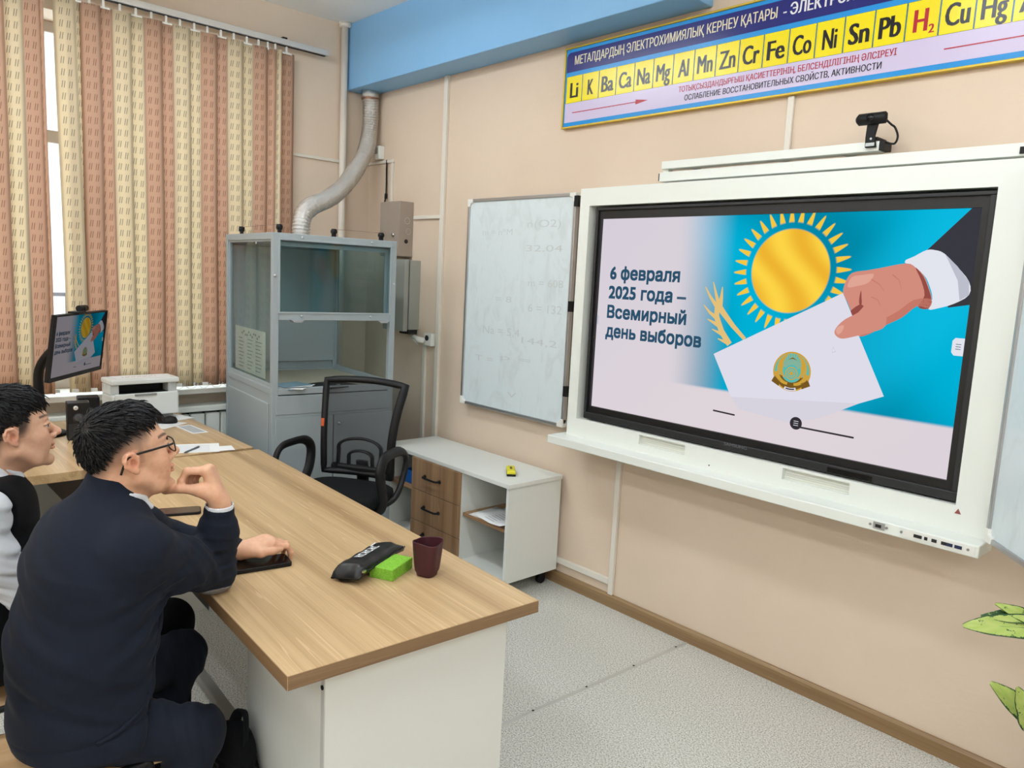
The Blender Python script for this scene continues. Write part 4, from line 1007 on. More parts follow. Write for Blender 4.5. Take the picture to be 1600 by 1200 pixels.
def pencil_case():
    t = thing('pencil_case', 'flat black pencil case with white lettering beside the green sponge', 'pencil case', (2.905, -1.748, DZ), math.radians(117))
    m = MB(); n = 22; R = []
    # cross-sections along the length, leaning on the sponge on one side
    for k in range(19):
        s = k / 18; x = -.135 + .27 * s; e = min(1, 11 * s, 11 * (1 - s)); e = math.sqrt(max(.05, e))
        ring = []
        for j in range(n):
            a = 2 * math.pi * j / n; y = math.copysign(abs(math.cos(a)) ** .7, math.cos(a)) * .053 * (.88 + .12 * e); z = math.sin(a)
            z = .024 * (.25 + .75 * e) + math.copysign(abs(z) ** .8, z) * .0225 * e + .0016 * math.sin(x * 90 + 3 * a) * e
            lift = max(0.0, (-y + .010)) * (.20 + .05 * math.sin(s * 3))
            ring.append((x + .006 * math.sin(5 * a), y, max(.0005, z + lift)))
        R.append(ring)
    m.rings(R); o = m.build('pouch', Mat('black_nylon', (15, 15, 18), .38), t, smooth=True)
    z = MB(); z.tube([(-.128 + .256 * k / 20, -.054, .036 + .002 * math.sin(k)) for k in range(21)], .0032, 6); z.build('zip', BLACKG, t, smooth=True)
    zp = MB(); zp.box((-.13, -.06, .040), (-.115, -.054, .046)); zp.build('zip_pull', CHROME, t)
    w = MB(); w.m = Matrix.Translation((.018, .012, .0498)) @ Matrix.Rotation(-.17, 4, 'X') @ Matrix.Scale(1.45, 4)
    for k in range(6):
        x = -.045 + k * .013
        for (a, b, c, d) in ((0, -.010, .003, .010), (.003, -.010, .0095, -.006), (.003, .006, .0095, .010)) if k % 2 else ((0, -.010, .003, .010), (.0065, -.010, .0095, .010), (.003, -.002, .0065, .002)):
            w.quad((x + a, b, .0), (x + c, b, .0), (x + c, d, .0), (x + a, d, .0))
    w.quad((.030, .012, 0), (.052, .014, 0), (.055, .019, 0), (.028, .016, 0))
    w.build('lettering_mark', Mat('print_white', (226, 230, 232), .5), t)
pencil_case()

def sheet(name, label, cat, c, rz, L, W, mat=PAPER, z=DZ, marks=None):
    t = thing(name, label, cat, (c[0], c[1], z), rz)
    MB().box((-L / 2, -W / 2, 0.0004), (L / 2, W / 2, .0016)).build('sheet', mat, t)
    if marks:
        m = MB()
        for (a, b, c2, d) in marks[1]: m.quad((a, b, .0019), (c2, b, .0019), (c2, d, .0019), (a, d, .0019))
        m.build('print', marks[0], t)
    return t
LN = Mat('faint_print', (186, 194, 206), .7)
sheet('paper_sheet', 'white paper sheet on the long desk just in front of the glasses, pen across it', 'paper', (1.075, -1.625), math.radians(70), .23, .19, marks=(LN, [(-.09, -.07 + k * .03, .07, -.064 + k * .03) for k in range(5)]))
sheet('paper_sheet', 'narrow white paper slip sticking out from under the sheet by the pen', 'paper', (1.135, -1.560), math.radians(78), .20, .10, z=DZ + .0002)
sheet('card', 'small grey printed card with white border on the teacher desk', 'card', (.625, -1.478), math.radians(3), .235, .085, marks=(Mat('card_grey', (176, 180, 182), .6), [(-.10, -.033, .10, .033)]))
sheet('paper_sheet', 'white paper sheet at the foot of the printer by the desk edge', 'paper', (.235, -1.455), math.radians(20), .21, .15)
sheet('paper_sheet', 'white sheet under the black computer mouse', 'paper', (.385, -1.60), math.radians(35), .28, .20)
sheet('booklet', 'white booklet with green stripes behind the neck of the student in glasses', 'booklet', (1.345, -2.03), math.radians(60), .21, .15, marks=(Mat('green_stripe', (74, 170, 140), .6), [(-.09, -.06 + k * .045, .09, -.046 + k * .045) for k in range(3)]))
p = thing('pen', 'dark grey pen lying across the white paper sheet', 'pen', (1.12, -1.655, DZ + .006), math.radians(-48))
k = MB(); k.tube([(-.075, 0, 0), (-.068, 0, 0), (.05, 0, 0), (.066, 0, 0), (.074, 0, 0)], [.002, .0045, .0045, .003, .0008], 10); k.build('barrel', Mat('pen_grey', (84, 88, 96), .35), p, smooth=True)
k = MB(); k.box((-.066, -.001, .004), (-.03, .001, .0062)); k.build('clip', CHROME, p)
def mouse():
    t = thing('computer_mouse', 'black computer mouse on the teacher desk beside the printer', 'mouse', (.395, -1.535, DZ + .0018), math.radians(60))
    m = MB(); m.rings([[(.058 * k * math.cos(2 * math.pi * j / 24), .033 * k * math.sin(2 * math.pi * j / 24), z + .004 * math.cos(2 * math.pi * j / 24) * (z > .02)) for j in range(24)] for k, z in ((.9, 0), (1, .006), (.97, .018), (.82, .030), (.5, .037), (.15, .039))])
    m.build('mouse_body', BLACK, t, smooth=True)
    w = MB(); w.cyl((.03, -.004, .034), (.03, .004, .034), .008, 12); w.build('scroll_wheel', STEEL, t)
mouse()
def printer():
    t = thing('printer', 'white laser printer with flat scanner lid by the window sill', 'printer', (.125, -1.615, DZ), math.radians(3))
    # local: front faces +x, width along y
    D, Wd = .17, .185
    b = MB(); b.box((-.02, -Wd, .03), (D - .02, Wd, .155)); b.box((-.02, -Wd, .155), (.03, Wd, .215)); b.box((.03, -Wd, .155), (D - .05, -Wd + .05, .215)); b.box((.03, Wd - .05, .155), (D - .05, Wd, .215)); b.build('printer_body', Mat('printer_white', (218, 221, 218), .42), t, .008)
    MB().box((0, -Wd + .02, 0), (D - .06, Wd - .02, .03)).build('base', Mat('printer_base', (150, 152, 152), .5), t)
    MB().box((D - .021, -Wd + .012, .035), (D - .002, Wd - .012, .165)).build('front_flap', Mat('printer_front', (228, 232, 230), .38), t, .006)
    MB().box((D - .004, -.07, .150), (D + .004, .05, .162)).build('paper_stop', STEEL, t, .002)
    MB().box((.03, -Wd + .05, .156), (D - .055, Wd - .05, .160)).build('output_tray', BLACK, t)
    MB().box((.025, -Wd + .05, .156), (.032, Wd - .05, .214)).build('output_slot', BLACK, t)
    MB().box((-.022, -Wd - .004, .215), (D - .02, Wd + .004, .245)).build('scanner_lid', Mat('printer_lid', (232, 234, 231), .4), t, .008)
    m = MB(); m.m = Matrix.Translation((0, 0, .2455)); m.box((-.005, -.15, 0), (.135, .15, .0012)); lid = m.build('lid_sheet', PAPER, t)
    r = MB()
    for k in range(12): r.quad((.05 + (k % 2) * .012, -.10 + k * .016, .2470), (.062 + (k % 2) * .012, -.10 + k * .016, .2470), (.062 + (k % 2) * .012, -.092 + k * .016, .2470), (.05 + (k % 2) * .012, -.092 + k * .016, .2470))
    r.build('red_print', Mat('red_print', (206, 120, 112), .6), lid)
printer()
def speaker(label, loc, rz):
    t = thing('speaker', label, 'speaker', loc, rz); w, h, d = .050, .190, .045
    MB().box((-d, -w, 0), (d, w, h)).build('cabinet', BLACK, t, .004)
    m = MB(); m.cyl((d, 0, h - .078), (d + .002, 0, h - .078), .026, 24); m.build('driver_ring', Mat('driver_grey', (44, 44, 47), .5), t)
    m = MB(); m.lathe([(.022, .0), (.016, -.006), (.008, -.008), (.007, 0)], 20); m2 = MB(); m2.m = Matrix.Translation((d + .003, 0, h - .078)) @ Matrix.Rotation(math.pi / 2, 4, 'Y'); m2.lathe([(.023, 0), (.012, .002), (.003, .003)], 20); m2.build('cone', Mat('cone_grey', (60, 60, 62), .5), t, smooth=True)
    k = MB(); k.cyl((d, -.012, h - .024), (d + .005, -.012, h - .024), .011, 20); k.build('tweeter', Mat('tweeter_silver', (214, 214, 210), .3), t, smooth=True)
    k = MB(); k.box((d + .0045, -.014, h - .026), (d + .006, -.010, h - .022)); k.build('tweeter_dot', BLACK, t)
    g = MB(); g.box((d, -w + .004, .006), (d + .0015, w - .004, .085)); g.build('lower_panel', Mat('panel_black', (30, 30, 32), .6), t)
speaker('black desktop speaker with silver tweeter, the front one of the pair', (.585, -2.030, DZ), math.radians(-8))
speaker('black desktop speaker standing just behind the other speaker', (.430, -1.945, DZ), math.radians(-8))

def monitor():
    yaw, tl = .9123, -.1381
    t = thing('monitor', 'black computer monitor showing the same slide, turned towards the front wall', 'monitor', (.50, -2.10, DZ), 0)
    c = Vector((.56694 - .50, -2.00677 + 2.10, 1.22857 - DZ)); w, h = .54, .325
    r = Vector((-math.sin(yaw), math.cos(yaw), 0)); n = Vector((math.cos(yaw) * math.cos(tl), math.sin(yaw) * math.cos(tl), math.sin(tl))); up = n.cross(r)
    M = Matrix.Identity(4)
    for i in range(3): M[i][0], M[i][1], M[i][2], M[i][3] = r[i], up[i], n[i], c[i]
    b = MB(); b.m = M; b.box((-w / 2, -h / 2, -.022), (w / 2, h / 2, -.004))
    for (p, q) in (((-w / 2, -h / 2, -.004), (w / 2, -h / 2 + .020, .003)), ((-w / 2, h / 2 - .008, -.004), (w / 2, h / 2, .003)), ((-w / 2, -h / 2 + .02, -.004), (-w / 2 + .009, h / 2 - .008, .003)), ((w / 2 - .009, -h / 2 + .02, -.004), (w / 2, h / 2 - .008, .003))): b.box(p, q)
    b.box((-.12, -.10, -.05), (.12, .08, -.022)); b.build('monitor_housing', BLACK, t, .002)
    s = MB(); x0, x1, y0, y1 = -w / 2 + .009, w / 2 - .009, -h / 2 + .02, h / 2 - .008
    draw_slide(s, lambda u, v, l: tuple(M @ Vector((x0 + u * (x1 - x0), y0 + v * (y1 - y0), -.0035 + .00008 * l))))
    s.build('screen', slide_mats('monitor_slide', .24), t)
    st = MB(); b0 = M @ Vector((0, -.02, -.05)); base = Vector((-.085, -.06, 0))
    st.tube(spline([tuple(b0), tuple(b0 - n * .05), (base.x, base.y, .34), (base.x, base.y, .12), (base.x, base.y, .012)]), .02, 12, flat=(1, 1.4)); st.build('stand_neck', BLACK, t, smooth=True)
    f = MB(); f.lathe([(.115, 0), (.118, .006), (.11, .014), (.03, .018)], 28, (base.x, base.y, 0)); f.build('stand_foot', BLACK, t, smooth=True)
    wc = thing('webcam', 'small black webcam on top of the computer monitor', 'webcam', tuple(Vector((.50, -2.10, DZ)) + M @ Vector((-.03, h / 2, 0))), yaw)
    k = MB(); k.box((-.035, -.06, .0), (.02, .015, .010)); k.tube([(-.01, .0, .022), (-.01, .075, .022)], .016, 12); k.build('camera_body', BLACK, wc, .002)
    k = MB(); k.cyl((.006, .04, .022), (.008, .04, .022), .009, 14); k.build('lens', BLACKG, wc)
monitor()

def plant():
    t = thing('potted_plant', 'potted dieffenbachia with yellow green spotted leaves at the wall below the side whiteboard', 'plant', (4.46, -.33, 0))
    G = Mat('variegated_leaf', (150, 190, 70), .4, spec=.4); u, v = G.uv()
    n = G.noise(G.obj(), 55, 5, .7); rim = (u - .5).abs().sst(.36, .49); vein = ((v * 26.0 - (u - .5).abs() * 14.0).sin() * .5 + .5)
    c = G.mix(vein * .45, (180, 198, 110), (156, 184, 82)); sp = (n + rim * .20).sst(.60, .67); c = G.mix(sp, c, (44, 88, 44)); c = G.mix(rim.sst(.7, 1.0), c, (36, 74, 40)); G.base(c)
    G.b.inputs['Subsurface Weight'].default_value = .0
    ST = Mat('plant_stem', (118, 150, 70), .5)
    pot = MB(); pot.lathe([(.085, 0), (.095, .01), (.125, .20), (.130, .215), (.120, .215), (.112, .19), (.02, .185)], 30); pot.build('pot', Mat('pot_green_grey', (126, 134, 110), .5), t, smooth=True)
    soil = MB(); soil.lathe([(.115, .18), (.114, .192), (.02, .198)], 20); soil.build('soil', Mat('soil', (60, 46, 36), .95), t)
    s = MB(); s.tube(spline([(0, 0, .18), (.01, .0, .4), (-.01, .01, .62), (.0, .0, .82)]), [.016] * 25, 10); s.build('stem', ST, t, smooth=True)
    def leaf(base, tip, width, nrm, sag=.02, dark=False):
        """a broad oval blade from its stalk end to its tip; nrm is the way the upper face looks"""
        B, T = Vector(base), Vector(tip); d = T - B; n = Vector(nrm); n = (n - d * (n.dot(d) / d.dot(d))).normalized(); side = d.cross(n).normalized()
        m = MB(); m.uv = []; N, K = 20, 10; Vt = []
        for i in range(N + 1):
            q = i / N; w = width * max(.02, math.sin(math.pi * (q * .97 + .015) ** .85)) ** .62
            c = B + d * q + n * (math.sin(math.pi * q) * sag)
            for j in range(K + 1):
                s_ = j / K * 2 - 1; Vt.append(tuple(c + side * (w * s_) + n * (abs(s_) ** 1.4 * w * .28 + .0022 * math.sin(q * 17 + s_ * 2) * abs(s_))))
        F = []
        for i in range(N):
            for j in range(K):
                F.append((i * (K + 1) + j, i * (K + 1) + j + 1, (i + 1) * (K + 1) + j + 1, (i + 1) * (K + 1) + j))
                m.uv += [(j / K, i / N), ((j + 1) / K, i / N), ((j + 1) / K, (i + 1) / N), (j / K, (i + 1) / N)]
        m.add(Vt, F); o = m.build('leaf', GD if dark else G, t, smooth=True); sd = o.modifiers.new('Solidify', 'SOLIDIFY'); sd.thickness = .0012
        mr = MB(); mr.tube([tuple(B + d * q + n * (math.sin(math.pi * q) * sag - .001)) for q in (0, .2, .4, .6, .8, .97)], [.0028, .0024, .002, .0016, .001, .0005], 6); mr.build('midrib', ST, o, smooth=True)
        st = MB(); st.tube(spline([(0, 0, max(.25, base[2] - .22)), (base[0] * .5, base[1] * .5, base[2] - .06), base]), [.006] * 17, 8); st.build('petiole', ST, t, smooth=True)
    GD = Mat('dark_leaf', (58, 92, 48), .4); nn = GD.noise(GD.obj(), 60, 5, .7); GD.base(GD.mix(nn.sst(.55, .62), (52, 86, 46), (170, 196, 100)))
    def W(x, y, z): return (x - 4.46, y + .33, z)
    leaf(W(4.440, -.455, .770), W(4.230, -.585, .742), .036, (.45, -.62, .75), .012)
    leaf(W(4.455, -.405, .775), W(4.262, -.545, .772), .030, (.3, -.3, .9), .010, True)
    leaf(W(4.455, -.430, .735), W(4.285, -.515, .810), .026, (.55, -.55, .75), .012)
    leaf(W(4.460, -.430, .420), W(4.306, -.540, .585), .040, (.50, -.60, .65), .014)
    leaf(W(4.405, -.500, .470), W(4.375, -.560, .610), .030, (.60, -.70, .30), .010)
    leaf(W(4.50, -.25, .70), W(4.70, -.15, .80), .06, (0, 0, 1)); leaf(W(4.52, -.36, .78), W(4.74, -.45, .78), .06, (0, -.2, 1)); leaf(W(4.47, -.30, .86), W(4.52, -.16, 1.02), .055, (0, -.8, .5)); leaf(W(4.50, -.40, .66), W(4.62, -.60, .62), .06, (0, 0, 1))
plant()
# ---------------------------------------------------------------- smooth bodies from blended volumes, meshed with surface nets
def V3(*q): return np.array(q, float)
class Vol:
    def __init__(s): s.p = []
    def rc(s, a, b, r1, r2, k=.012, op='+'):
        a, b = np.array(a, float), np.array(b, float); s.p.append(('rc', a, b, r1, r2, k, op, (a + b) / 2, np.linalg.norm(b - a) / 2 + max(r1, r2))); return s
    def ec(s, a, b, r1, r2, axis, f, k=.02, op='+'):
        a, b = np.array(a, float), np.array(b, float); ax = np.array(axis, float); ax /= np.linalg.norm(ax)
        s.p.append(('ec', a, b, r1, r2, k, op, (a + b) / 2, np.linalg.norm(b - a) / 2 + max(r1, r2) * max(1, f), ax, f)); return s
    def el(s, c, rad, R=None, k=.012, op='+'):
        s.p.append(('el', np.array(c, float), np.eye(3) if R is None else np.array(R, float), np.array(rad, float), 0, k, op, np.array(c, float), max(rad))); return s
    def chain(s, P, r, k=.012, kk=None):
        for i in range(len(P) - 1): s.rc(P[i], P[i + 1], r[i], r[i + 1], k if i == 0 else (kk or k))
        return s
    def half(s, n, c, k=.008):     # keep the side where n.p < c
        s.p.append(('pl', np.array(n, float), float(c), 0, 0, k, '&', np.zeros(3), 1e9)); return s
    def one(s, q, P):
        t = q[0]
        if t == 'rc' or t == 'ec':
            a, b = q[1], q[2]; X = P - a; ba = b - a
            if t == 'ec':
                X = X + np.outer(X @ q[9], q[9]) * (1 / q[10] - 1); ba = ba + q[9] * (ba @ q[9]) * (1 / q[10] - 1)
            h = np.clip((X @ ba) / max(1e-12, ba @ ba), 0, 1)
            return np.linalg.norm(X - h[:, None] * ba, axis=1) - (q[3] + (q[4] - q[3]) * h)
        if t == 'el':
            L = (P - q[1]) @ q[2].T / q[3]; k0 = np.linalg.norm(L, axis=1); k1 = np.linalg.norm(L / q[3], axis=1)
            return k0 * (k0 - 1) / np.maximum(k1, 1e-9)
        if t == 'fn': return q[1](P)
        return P @ q[1] - q[2]
    def ev(s, P, sub=None):
        d = np.full(len(P), 10.0)
        for q in (s.p if sub is None else sub):
            e = s.one(q, P); k = q[5]; op = q[6]
            if op == '+': h = np.maximum(k - np.abs(d - e), 0) / k; d = np.minimum(d, e) - h * h * k * .25
            else:
                e = -e if op == '-' else e; h = np.maximum(k - np.abs(d - e), 0) / k; d = np.maximum(d, e) + h * h * k * .25
        return d
    def mesh(s, cell, disp=None, N=20):
        lo = np.min([q[7] - q[8] for q in s.p if q[6] == '+'], axis=0) - .03; hi = np.max([q[7] + q[8] for q in s.p if q[6] == '+'], axis=0) + .03
        nb = np.ceil((hi - lo) / (cell * N)).astype(int); dim = nb * N + 4
        f = (lambda P, sub: s.ev(P, sub)) if disp is None else (lambda P, sub: disp(P, s.ev(P, sub)))
        G = np.stack(np.meshgrid(*[np.arange(n) for n in nb], indexing='ij'), -1).reshape(-1, 3)
        cen = lo + (G + .5) * N * cell; rad = N * cell * .866
        act = []
        for i in range(0, len(cen), 4000):
            act.append(np.abs(s.ev(cen[i:i + 4000])) < rad * 1.25 + .03)
        G = G[np.concatenate(act)]
        ax = np.arange(N + 1); I = np.stack(np.meshgrid(ax, ax, ax, indexing='ij'), -1).reshape(-1, 3)
        key = lambda c: (c[:, 0] * dim[1] + c[:, 1]) * dim[2] + c[:, 2]
        VK, VP, EQ = [], [], []
        for g in G:
            c0 = lo + (g + .5) * N * cell
            sub = [q for q in s.p if q[6] == '&' or np.linalg.norm(q[7] - c0) < q[8] + rad + q[5] + .05]
            if not sub: continue
            base = g * N; P = lo + (base + I) * cell; D = f(P, sub).reshape(N + 1, N + 1, N + 1); D = np.where(D == 0, 1e-9, D)
            neg = D < 0
            if neg.all() or not neg.any(): continue
            cs = [neg[i:N + i, j:N + j, k:N + k] for i in (0, 1) for j in (0, 1) for k in (0, 1)]
            cnt = sum(c.astype(int) for c in cs); cells = np.argwhere((cnt > 0) & (cnt < 8))
            acc = np.zeros((len(cells), 3)); num = np.zeros(len(cells))
            for a in range(3):
                o1, o2 = [q for q in range(3) if q != a]
                for u in (0, 1):
                    for v in (0, 1):
                        s0 = np.zeros(3, int); s0[o1] = u; s0[o2] = v; s1 = s0.copy(); s1[a] = 1
                        A = cells + s0; B = cells + s1; da = D[A[:, 0], A[:, 1], A[:, 2]]; db = D[B[:, 0], B[:, 1], B[:, 2]]
                        m = (da < 0) != (db < 0); t = np.where(m, da / np.where(m, da - db, 1), 0)
                        pt = A.astype(float); pt[:, a] += t; acc += np.where(m[:, None], pt, 0); num += m
            VK.append(key(cells + base)); VP.append(lo + (base + acc / num[:, None]) * cell)
            for a in range(3):
                o1, o2 = (a + 1) % 3, (a + 2) % 3
                s1 = [slice(0, N)] * 3; s2 = [slice(0, N)] * 3; s2[a] = slice(1, N + 1)
                n0 = neg[tuple(s1)]; n1 = neg[tuple(s2)]; E = np.argwhere(n0 != n1)
                if not len(E): continue
                fl = n0[E[:, 0], E[:, 1], E[:, 2]]; E = E + base; q = []
                for du, dv in ((-1, -1), (0, -1), (0, 0), (-1, 0)):
                    c = E.copy(); c[:, o1] += du; c[:, o2] += dv; q.append(key(c))
                q = np.stack(q, 1); q[~fl] = q[~fl][:, ::-1]; EQ.append(q)
        K = np.concatenate(VK); P = np.concatenate(VP); o = np.argsort(K); K = K[o]; P = P[o]; Q = np.concatenate(EQ)
        ix = np.minimum(np.searchsorted(K, Q), len(K) - 1); ok = (K[ix] == Q).all(1)
        return P, ix[ok]
def link_np(name, P, F, mat, parent, col=None):
    inv = np.array(wmat(parent).inverted()); L = P @ inv[:3, :3].T + inv[:3, 3]
    me = bpy.data.meshes.new(name); me.vertices.add(len(L)); me.vertices.foreach_set('co', L.ravel())
    me.loops.add(F.size); me.loops.foreach_set('vertex_index', F.ravel().astype(np.int32))
    me.polygons.add(len(F)); me.polygons.foreach_set('loop_start', np.arange(0, F.size, 4, dtype=np.int32)); me.polygons.foreach_set('loop_total', np.full(len(F), 4, dtype=np.int32))
    me.polygons.foreach_set('use_smooth', np.ones(len(F), bool)); me.materials.append(mat.m if isinstance(mat, Mat) else mat)
    me.update(calc_edges=True); me.validate()
    if col is not None:
        a = me.color_attributes.new('Col', 'FLOAT_COLOR', 'POINT'); c = np.ones((len(L), 4)); c[:, :3] = col; a.data.foreach_set('color', c.ravel())
    o = bpy.data.objects.new(name, me); COL.objects.link(o); o.parent = parent; return o

class Head:
    def __init__(s, org, yaw, pitch, roll=0.0, k=1.0):
        s.o = np.array(org, float); s.k = k
        s.R = np.array(Matrix.Rotation(yaw, 3, 'Z') @ Matrix.Rotation(pitch, 3, 'X') @ Matrix.Rotation(roll, 3, 'Y'))
    def w(s, *q): return s.o + s.R @ (np.array(q, float) * s.k)
    def loc(s, P): return ((P - s.o) @ s.R) / s.k
    def vol(s, v):
        k = s.k
        def rc(a, b, r1, r2, sm=.012, op='+'): v.rc(s.w(*a), s.w(*b), r1 * k, r2 * k, sm, op)
        def el(c, r, sm=.012, op='+', rot=None):
            R = s.R.T if rot is None else (s.R @ np.array(rot)).T
            v.el(s.w(*c), [q * k for q in r], R, sm, op)
        el((0, -.002, .032), (.0735, .084, .083), .02)
        el((0, .030, .018), (.064, .060, .066), .03)             # forehead
        el((0, .034, -.040), (.056, .056, .072), .03)            # face
        for x in (-1, 1):
            rc((x * .054, .004, -.050), (x * .040, .045, -.088), .019, .015, .02)
            rc((x * .040, .045, -.088), (x * .010, .078, -.104), .015, .014, .016)
            el((x * .042, .061, -.024), (.023, .020, .021), .026)  # cheek
            el((x * .033, .059, -.057), (.022, .022, .024), .026)
        el((0, .080, -.099), (.018, .0135, .014), .018)            # chin
        rc((-.030, .083, .026), (.030, .083, .026), .011, .011, .016)
        rc((0, .085, .016), (0, .1120, -.022), .0078, .0094, .014)
        el((0, .1170, -.028), (.0115, .0105, .0098), .012)
        for x in (-1, 1): el((x * .0135, .1025, -.033), (.0075, .010, .0075), .006)
        for x in (-1, 1): el((x * .007, .1090, -.0400), (.0032, .0042, .0028), .004, '-')
        el((0, .0890, -.050), (.020, .010, .012), .018)
        el((0, .0970, -.0580), (.023, .0085, .0060), .005); el((0, .0950, -.0695), (.020, .0090, .0068), .005)
        rc((-.027, .0905, -.0620), (-.010, .0985, -.0634), .0020, .0020, .004, '-'); rc((.027, .0905, -.0620), (.010, .0985, -.0634), .0020, .0020, .004, '-'); rc((-.012, .1040, -.0634), (.012, .1040, -.0634), .0024, .0024, .004, '-')
        el((0, .0945, -.083), (.018, .006, .004), .012, '-')
        for x in (-1, 1):
            el((x * .032, .097, .006), (.019, .014, .0115), .012, '-')
            el((x * .032, .0785, .004), (.0145, .0138, .0128), .004)
            rc((x * .018, .090, .0075), (x * .046, .081, .0065), .0035, .0035, .005); rc((x * .032, .0925, .0095), (x * .032, .0925, .0095), .005, .005, .008)
            rc((x * .019, .088, -.0045), (x * .045, .081, -.0035), .0032, .0032, .006)
            el((x * .0345, .093, .0020), (.0145, .0140, .0042), .0025, '-')
            # ear
            t = math.radians(14); rot = np.array([[1, 0, 0], [0, math.cos(t), -math.sin(t)], [0, math.sin(t), math.cos(t)]]) @ np.array([[math.cos(x * .35), math.sin(x * .35), 0], [-math.sin(x * .35), math.cos(x * .35), 0], [0, 0, 1]])
            el((x * .0775, -.013, -.001), (.0075, .0175, .0245), .006, '+', rot)
            E = [(x * .079, .003, -.003), (x * .081, .004, .010), (x * .084, -.005, .0215), (x * .0875, -.019, .0215), (x * .0885, -.0275, .009), (x * .086, -.026, -.006), (x * .081, -.016, -.018), (x * .077, -.005, -.025)]
            for i in range(len(E) - 1): rc(E[i], E[i + 1], .0042, .0042, .004)
            el((x * .0770, -.003, -.0245), (.0055, .008, .008), .006)
            el((x * .0885, -.009, -.002), (.0105, .0095, .0125), .004, '-'); el((x * .0885, -.016, .0125), (.0065, .0055, .0065), .003, '-')
            rc((x * .083, -.016, -.011), (x * .084, -.018, .007), .0032, .0032, .004); el((x * .0785, .003, -.006), (.004, .004, .006), .003)
def head_color(h, P, base, fade_top, seed=0, spots=False):
    """skin colours where the skin itself differs: lips, brows, cropped sides, redder ears and nose; the ear hollows are also coloured darker"""
    L = h.loc(P); n = len(P); base = np.array(base); C = np.tile(base, (n, 1))
    def blend(w, c):
        nonlocal C
        w = np.clip(w, 0, 1)[:, None]; C = C * (1 - w) + np.array(c) * w
    g = lambda c, r: np.exp(-(((L - np.array(c)) / np.array(r)) ** 2).sum(1))
    red = base * np.array([1.02, .74, .70])
    blend(.55 * g((0, .110, -.03), (.015, .015, .013)), red)
    for x in (-1, 1): blend(.6 * g((x * .086, -.014, 0), (.014, .022, .030)), red); blend(.75 * g((x * .0815, -.009, -.002), (.0055, .010, .012)), base * np.array([.72, .42, .36])); blend(.35 * g((x * .045, .075, -.03), (.025, .025, .022)), red)
    blend(1.1 * g((0, .098, -.0580), (.023, .013, .0056)), base * np.array([.86, .52, .50])); blend(1.1 * g((0, .097, -.0695), (.021, .013, .0064)), base * np.array([.90, .56, .54]))
    ax = np.abs(L[:, 0]); bz = .0275 + .010 * (ax - .02) / .03 - .006 * np.clip((ax - .04) / .015, 0, 1)
    brow = (1 - np.clip(np.abs(L[:, 2] - bz) / .0048, 0, 1) ** 2) * (ax > .012) * (ax < .056) * (L[:, 1] > .045)
    blend(.85 * brow, (.022, .017, .016))
    lash = np.exp(-((L[:, 2] - .0062) / .0018) ** 2) * (ax > .019) * (ax < .052) * (L[:, 1] > .068) * (L[:, 1] < .099); blend(.9 * lash, (.02, .016, .016))
    if spots:
        r = random.Random(seed)
        for i in range(26):
            c = (r.choice((1, 1, -1)) * r.uniform(.045, .066), r.uniform(.03, .075), r.uniform(-.07, -.01)); blend(.42 * g(c, (.006, .0035, .0035)), base * np.array([.86, .55, .50]))
    # cropped sides and nape: dense stubble over skin
    line = fade_top(L); lowline = line - .055
    w = np.clip((L[:, 2] - lowline) / .050, 0, 1) ** 1.2 * np.clip((.054 - .25 * np.clip(.05 - L[:, 2], 0, 1) - L[:, 1]) / .018, 0, 1) * (ax < .0795)
    ear = (L[:, 1] > -.038) & (L[:, 1] < .010) & (L[:, 2] < .026) & (ax > .0735)
    burn = np.clip((L[:, 1] - .004) / .01, 0, 1) * np.clip((.026 - L[:, 1]) / .008, 0, 1)
    w = w * (1 - np.clip((.004 - L[:, 2]) / .02, 0, 1) * (1 - np.clip((-.022 - L[:, 1]) / .02, 0, 1))); w = np.where(ear, 0, w)
    blend(.93 * w, (.035, .029, .027)); blend(.28 * burn * (L[:, 2] > -.012) * (ax > .05) * (L[:, 2] < .05), (.05, .04, .036))
    return C
def eyes(h, parent, lookx=0.0):
    W = Mat.__new__(Mat)
    for x in (-1, 1):
        m = MB(); c = h.w(x * .0335, .0795, .0025); f = h.R @ np.array([lookx, 1, .05]); f /= np.linalg.norm(f)
        q = Vector(f).to_track_quat('Z', 'Y').to_matrix().to_4x4(); m.m = Matrix.Translation(c) @ q
        r = .0117 * h.k; n = 20
        ang = [0.02, .24, .28, .50, .62, .72, 1.0, 1.6, 2.2, 3.1]
        R = [[(r * math.sin(a) * math.cos(2 * math.pi * j / n), r * math.sin(a) * math.sin(2 * math.pi * j / n), r * math.cos(a)) for j in range(n)] for a in ang]
        for i in range(len(R) - 1): m.cur = 2 if ang[i] < .24 else (1 if ang[i] < .62 else 0); m.rings([R[i], R[i + 1]][::-1], caps=False)
        m.build('eye', EYEM, parent, smooth=True, world=True)
EYEM = [Mat('eye_white', (186, 178, 172), .3), Mat('iris_brown', (44, 28, 20), .15), BLACKG]

